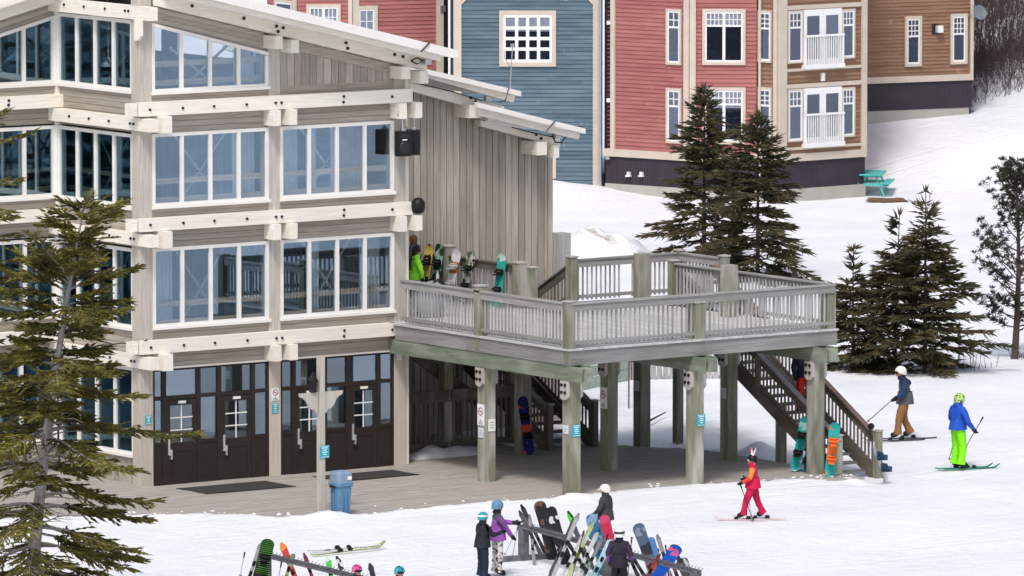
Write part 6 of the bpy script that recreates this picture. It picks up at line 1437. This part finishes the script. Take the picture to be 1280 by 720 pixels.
    c = cm.build('crown', mats[0], root); bmb.build('branches', mats[2] if len(mats) > 2 else mats[1], root)['kind'] = 'stuff'
    return root
# near left spruce: trunk leans right towards its top
tb = gpt(34, 850); q = tb
def lean_near(t): return RT * (1.25 * t ** 1.6) 
Hn = 10.0
def prof_near(t):
    return (1.14 if t < .34 else 1.14 - .19 * (t - .34) / .12 if t < .46 else .95 if t < .55 else .95 - .32 * (t - .55) / .25 if t < .8 else .63 - .33 * (t - .8) / .14 if t < .94 else .30 * (1 - t) / .06 + .02) * (.72 + .28 * math.sin(t * 41))
spruce('tall olive green spruce with grey trunk close in front of the lodge at the left', (tb.x, tb.y, gz(tb.x, tb.y) - .1), Hn, 3.15, 12, 146, (M['needle1'], M['bark'], M['bark']), t0=.10, lean=lean_near, tw=.28, rad=.021, prof=prof_near, droop=.35, dead=50, trunk_r=.17, gap=.12, step=.066, mins=.115)
tb2 = U(-12.0, 167); spruce('spruce at the left edge whose branch tips reach into view', (tb2.x, tb2.y, gz(tb2.x, tb2.y)), 12.5, 2.3, 5, 100, (M['needle1'], M['bark'], M['bark']), t0=.30, prof=lambda t: .95 if t < .8 else .95 * (1 - t) / .2 + .05, droop=.3)
M_dk = (M['needle2'], M['bark_d'])
GR = 'dark spruces behind the deck'
def vt(px, py): p = gpt(px, py); return (p.x, p.y, gz(p.x, p.y) - .1)
spruce('left spruce of the tall pair behind the deck, with pointed top before the red house', vt(880, 325), 5.6, 2.3, 21, 116, M_dk, t0=.04, rad=.025, tw=.26, step=.085, droop=.12, group=GR, mins=.17)
spruce('right spruce of the tall pair behind the deck, broad and dark before the tan house', vt(947, 350), 5.25, 2.45, 22, 124, M_dk, t0=.02, rad=.026, tw=.28, step=.085, droop=.12, group=GR, mins=.17)
GR2 = 'dark spruces beside the front stair'
def thin_top(t): return .92 - .55 * t if t < .5 else .645 - 1.5 * (t - .5) if t < .72 else .24 * (1 - t) / .28 + .03
spruce('left of the two tall dark spruces right of the deck, with a bare spindly top', vt(1118, 463), 4.5, 1.8, 31, 96, M_dk, t0=.03, rad=.024, tw=.25, step=.09, prof=thin_top, thin=True, droop=.1, group=GR2, lean=lambda t: RT * (.12 * t))
spruce('right of the two tall dark spruces right of the deck, with a long spiky leader', vt(1156, 466), 5.2, 2.0, 32, 112, M_dk, t0=.05, rad=.025, tw=.26, step=.09, prof=thin_top, thin=True, droop=.08, group=GR2)
spruce('smaller dark spruce squeezed between the deck corner and the taller spruces', vt(1066, 462), 3.5, 1.4, 33, 84, M_dk, t0=.03, rad=.024, tw=.23, step=.09, prof=thin_top, thin=True, droop=.1, group=GR2)
# pine at the right edge
def pine(label, base, H, seed):
    rg = random.Random(seed); U_ = lambda a, b: a + (b - a) * rg.random()
    root = thing('pine_tree', label, 'tree', base); base = Vector(base)
    lean = lambda t: RT * (.10 * math.sin(t * 3)) ; at = lambda t: base + UPW * (H * t) + lean(t)
    MB().tube([at(i / 10) for i in range(11)], [.105 * (1 - .8 * i / 10) for i in range(11)], 8).build('trunk', M['bark_d'], root, smooth=True)
    cm = MB(); bm_ = MB()
    def tuft(p, d, r=.17, n=26):
        for _ in range(n):
            v = (d * U_(.2, 1.1) + Vector((U_(-1, 1), U_(-1, 1), U_(-.7, 1)))).normalized(); L = r * U_(.7, 1.15); a = v.cross(Vector((.1, .3, 1))).normalized() * .011; s = p + v * .015; q = p + v * L * .5; k = len(cm.v)
            b = v.cross(a).normalized() * .011
            cm.v += [tuple(s), tuple(q + a), tuple(q - a), tuple(p + v * L), tuple(q + b), tuple(q - b)]; cm.f += [(k, k + 1, k + 3), (k, k + 3, k + 2), (k, k + 4, k + 3), (k, k + 3, k + 5)]; cm.m += [0] * 4
    for i in range(58):
        t = .16 + .83 * (i + rg.random()) / 58; az = i * 2.399 + U_(-.4, .4); L = (2.05 * (1 - t) ** .5 * U_(.5, 1.05) + .18) * (.55 if t < .3 else 1); el = math.radians(5 + 48 * t + U_(-10, 10)); hd = Vector((math.cos(az), math.sin(az), 0)); p = at(t); pts = [p]; n = 5
        for k in range(n): e = el + .35 * k / n; p = p + (hd * math.cos(e) + UPW * math.sin(e)) * (L / n) + Vector((U_(-.03, .03), U_(-.03, .03), 0)); pts.append(p)
        bm_.tube(pts, [.022, .019, .016, .013, .01, .006], 4, caps=False)
        for k in range(3 if L > .8 else 2, n + 1):
            d = (pts[k] - pts[k - 1]).normalized(); tuft(pts[k], d, .175, 22)
            for _ in range(2 if k < n else 3):
                v = (d * .9 + Vector((U_(-.9, .9), U_(-.9, .9), U_(-.1, .8)))).normalized(); q = pts[k] + v * U_(.16, .34); bm_.tube([pts[k], q], [.008, .005], 3, caps=False); tuft(q, v, .15, 18)
    cm.build('crown', M['needle3'], root); bm_.build('branches', M['bark_d'], root)['kind'] = 'stuff'; return root
pine('open-crowned dark pine with bare lower trunk at the right edge', vt(1268, 448), 5.15, 41)
# bare shrubs
def shrub(label, base, H, n, seed, mat, spread=.5, group=None, name='bare_shrub', kind=None):
    rg = random.Random(seed); U_ = lambda a, b: a + (b - a) * rg.random(); m = MB(); base = Vector(base)
    for i in range(n):
        a = U_(0, 6.28); d = Vector((math.cos(a) * spread * U_(.1, 1), math.sin(a) * spread * U_(.1, 1), 1)).normalized(); p = base + Vector((math.cos(a), math.sin(a), 0)) * U_(0, .25) - UPW * .1; L = H * U_(.55, 1.1); pts = [p]
        for k in range(4): p = p + (d + Vector((U_(-.18, .18), U_(-.18, .18), 0))).normalized() * L / 4; pts.append(p)
        m.tube(pts, [.014, .012, .009, .006, .003], 3, caps=False)
        for k in (1, 2, 2, 3, 3):
            q = pts[k] + (pts[k + 1] - pts[k]) * rg.random(); v = (d + Vector((U_(-.7, .7), U_(-.7, .7), U_(-.1, .4)))).normalized(); m.tube([q, q + v * L * U_(.12, .3)], [.007, .003], 3, caps=False)
    o = m.build(name, mat, None); props(o, label, 'shrub', group); return o
shrub('reddish bare shrub at the foot of the spruces by the deck corner', vt(1073, 462), .85, 40, 51, M['redtwig'], .6)
shrub('thin pale bare shrub in the snow left of the pine', vt(1214, 462), 1.0, 6, 52, M['twig'], .35)
shrub('reddish bare shrub at the foot of the pine', vt(1276, 448), .55, 14, 53, M['brush'], .7)
shrub('low bare twigs poking from the snow between the spruces and the pine', vt(1238, 458), .5, 5, 54, M['twig'], .6)
shrub('single bare twig above the snow left of the pine top', vt(1157, 262), .85, 2, 55, M['bark_d'], .2)
# brush wood on the hill at the upper right: one mass, with a few saplings in front
rg = random.Random(77); m = MB()
def stick(a, b, r):
    n = len(m.v); s1 = RT * r; s2 = FH * r; m.v += [tuple(a - s1), tuple(a + s1), tuple(a + s2), tuple(b)]; m.f += [(n, n + 1, n + 3), (n + 1, n + 2, n + 3), (n + 2, n, n + 3)]; m.m += [0] * 3
for i in range(7500):
    u = rg.uniform(15.4, 30); w0 = 290.3 + (u - 16.4) * 1.5; t = rg.random() ** 1.3; w = w0 - 2.5 + t * 34
    q = U(u, w); z = gz(q.x, q.y, False); dep = min(1, max(0, (w - w0 + 2.5) / 6)); L = (1.0 + 3.4 * dep) * rg.uniform(.5, 1.1)
    d = Vector((rg.uniform(-.3, .3), rg.uniform(-.3, .3), 1)).normalized(); p = Vector((q.x, q.y, z - .1)); r = rg.uniform(.006, .015); e = p + d * L; stick(p, e, r)
    for k in range(9):
        s = rg.uniform(.05, .92); v = (d + Vector((rg.uniform(-.9, .9), rg.uniform(-.9, .9), rg.uniform(-.1, .5)))).normalized(); a = p + (e - p) * s; b2 = a + v * L * rg.uniform(.10, .34) * (1.1 - s * .6); stick(a, b2, r * .55)
for i in range(2600):      # low twigs thinning out onto the snow
    u = rg.uniform(15.4, 26); w0 = 290.3 + (u - 16.4) * 1.5; w = w0 - rg.random() ** 2 * 7; q = U(u, w); z = gz(q.x, q.y, False); L = rg.uniform(.25, 1.3)
    for k in range(3):
        d = Vector((rg.uniform(-.7, .7), rg.uniform(-.7, .7), 1)).normalized(); p = Vector((q.x, q.y, z - .05)); e = p + d * L; stick(p, e, rg.uniform(.004, .009)); a = p + d * L * .5; stick(a, a + (d + Vector((rg.uniform(-.8, .8), rg.uniform(-.8, .8), 0))).normalized() * L * .4, .004)
br = m.build('brush_thicket', M['brush']); props(br, kind='stuff')
for i, (px_, py_, H_) in enumerate(((1222, 134, 1.9), (1231, 136, 2.3), (1243, 137, 2.1), (1256, 132, 2.4), (1268, 136, 1.8), (1276, 138, 2.2))):
    p = None
    for z in [.1 * k for k in range(60)]:
        q = PZ(px_, py_, z)
        if gz(q.x, q.y, False) >= z: p = q; break
    p = p or PZ(px_, py_, 2.5)
    shrub(('leftmost bare sapling, beside the brown house corner and brush wood', 'second bare sapling from the brown house before the brush wood', 'third bare sapling from the brown house before the brush wood', 'tall bare sapling right of the middle before the brush wood', 'second bare sapling from the right edge before the brush wood', 'rightmost bare sapling before the brush wood at the picture edge')[i], (p.x, p.y, p.z), H_, 4, 60 + i, M['brush'], .25, 'bare saplings before the brush wood', 'bare_sapling')
# small snow mounds and chunks
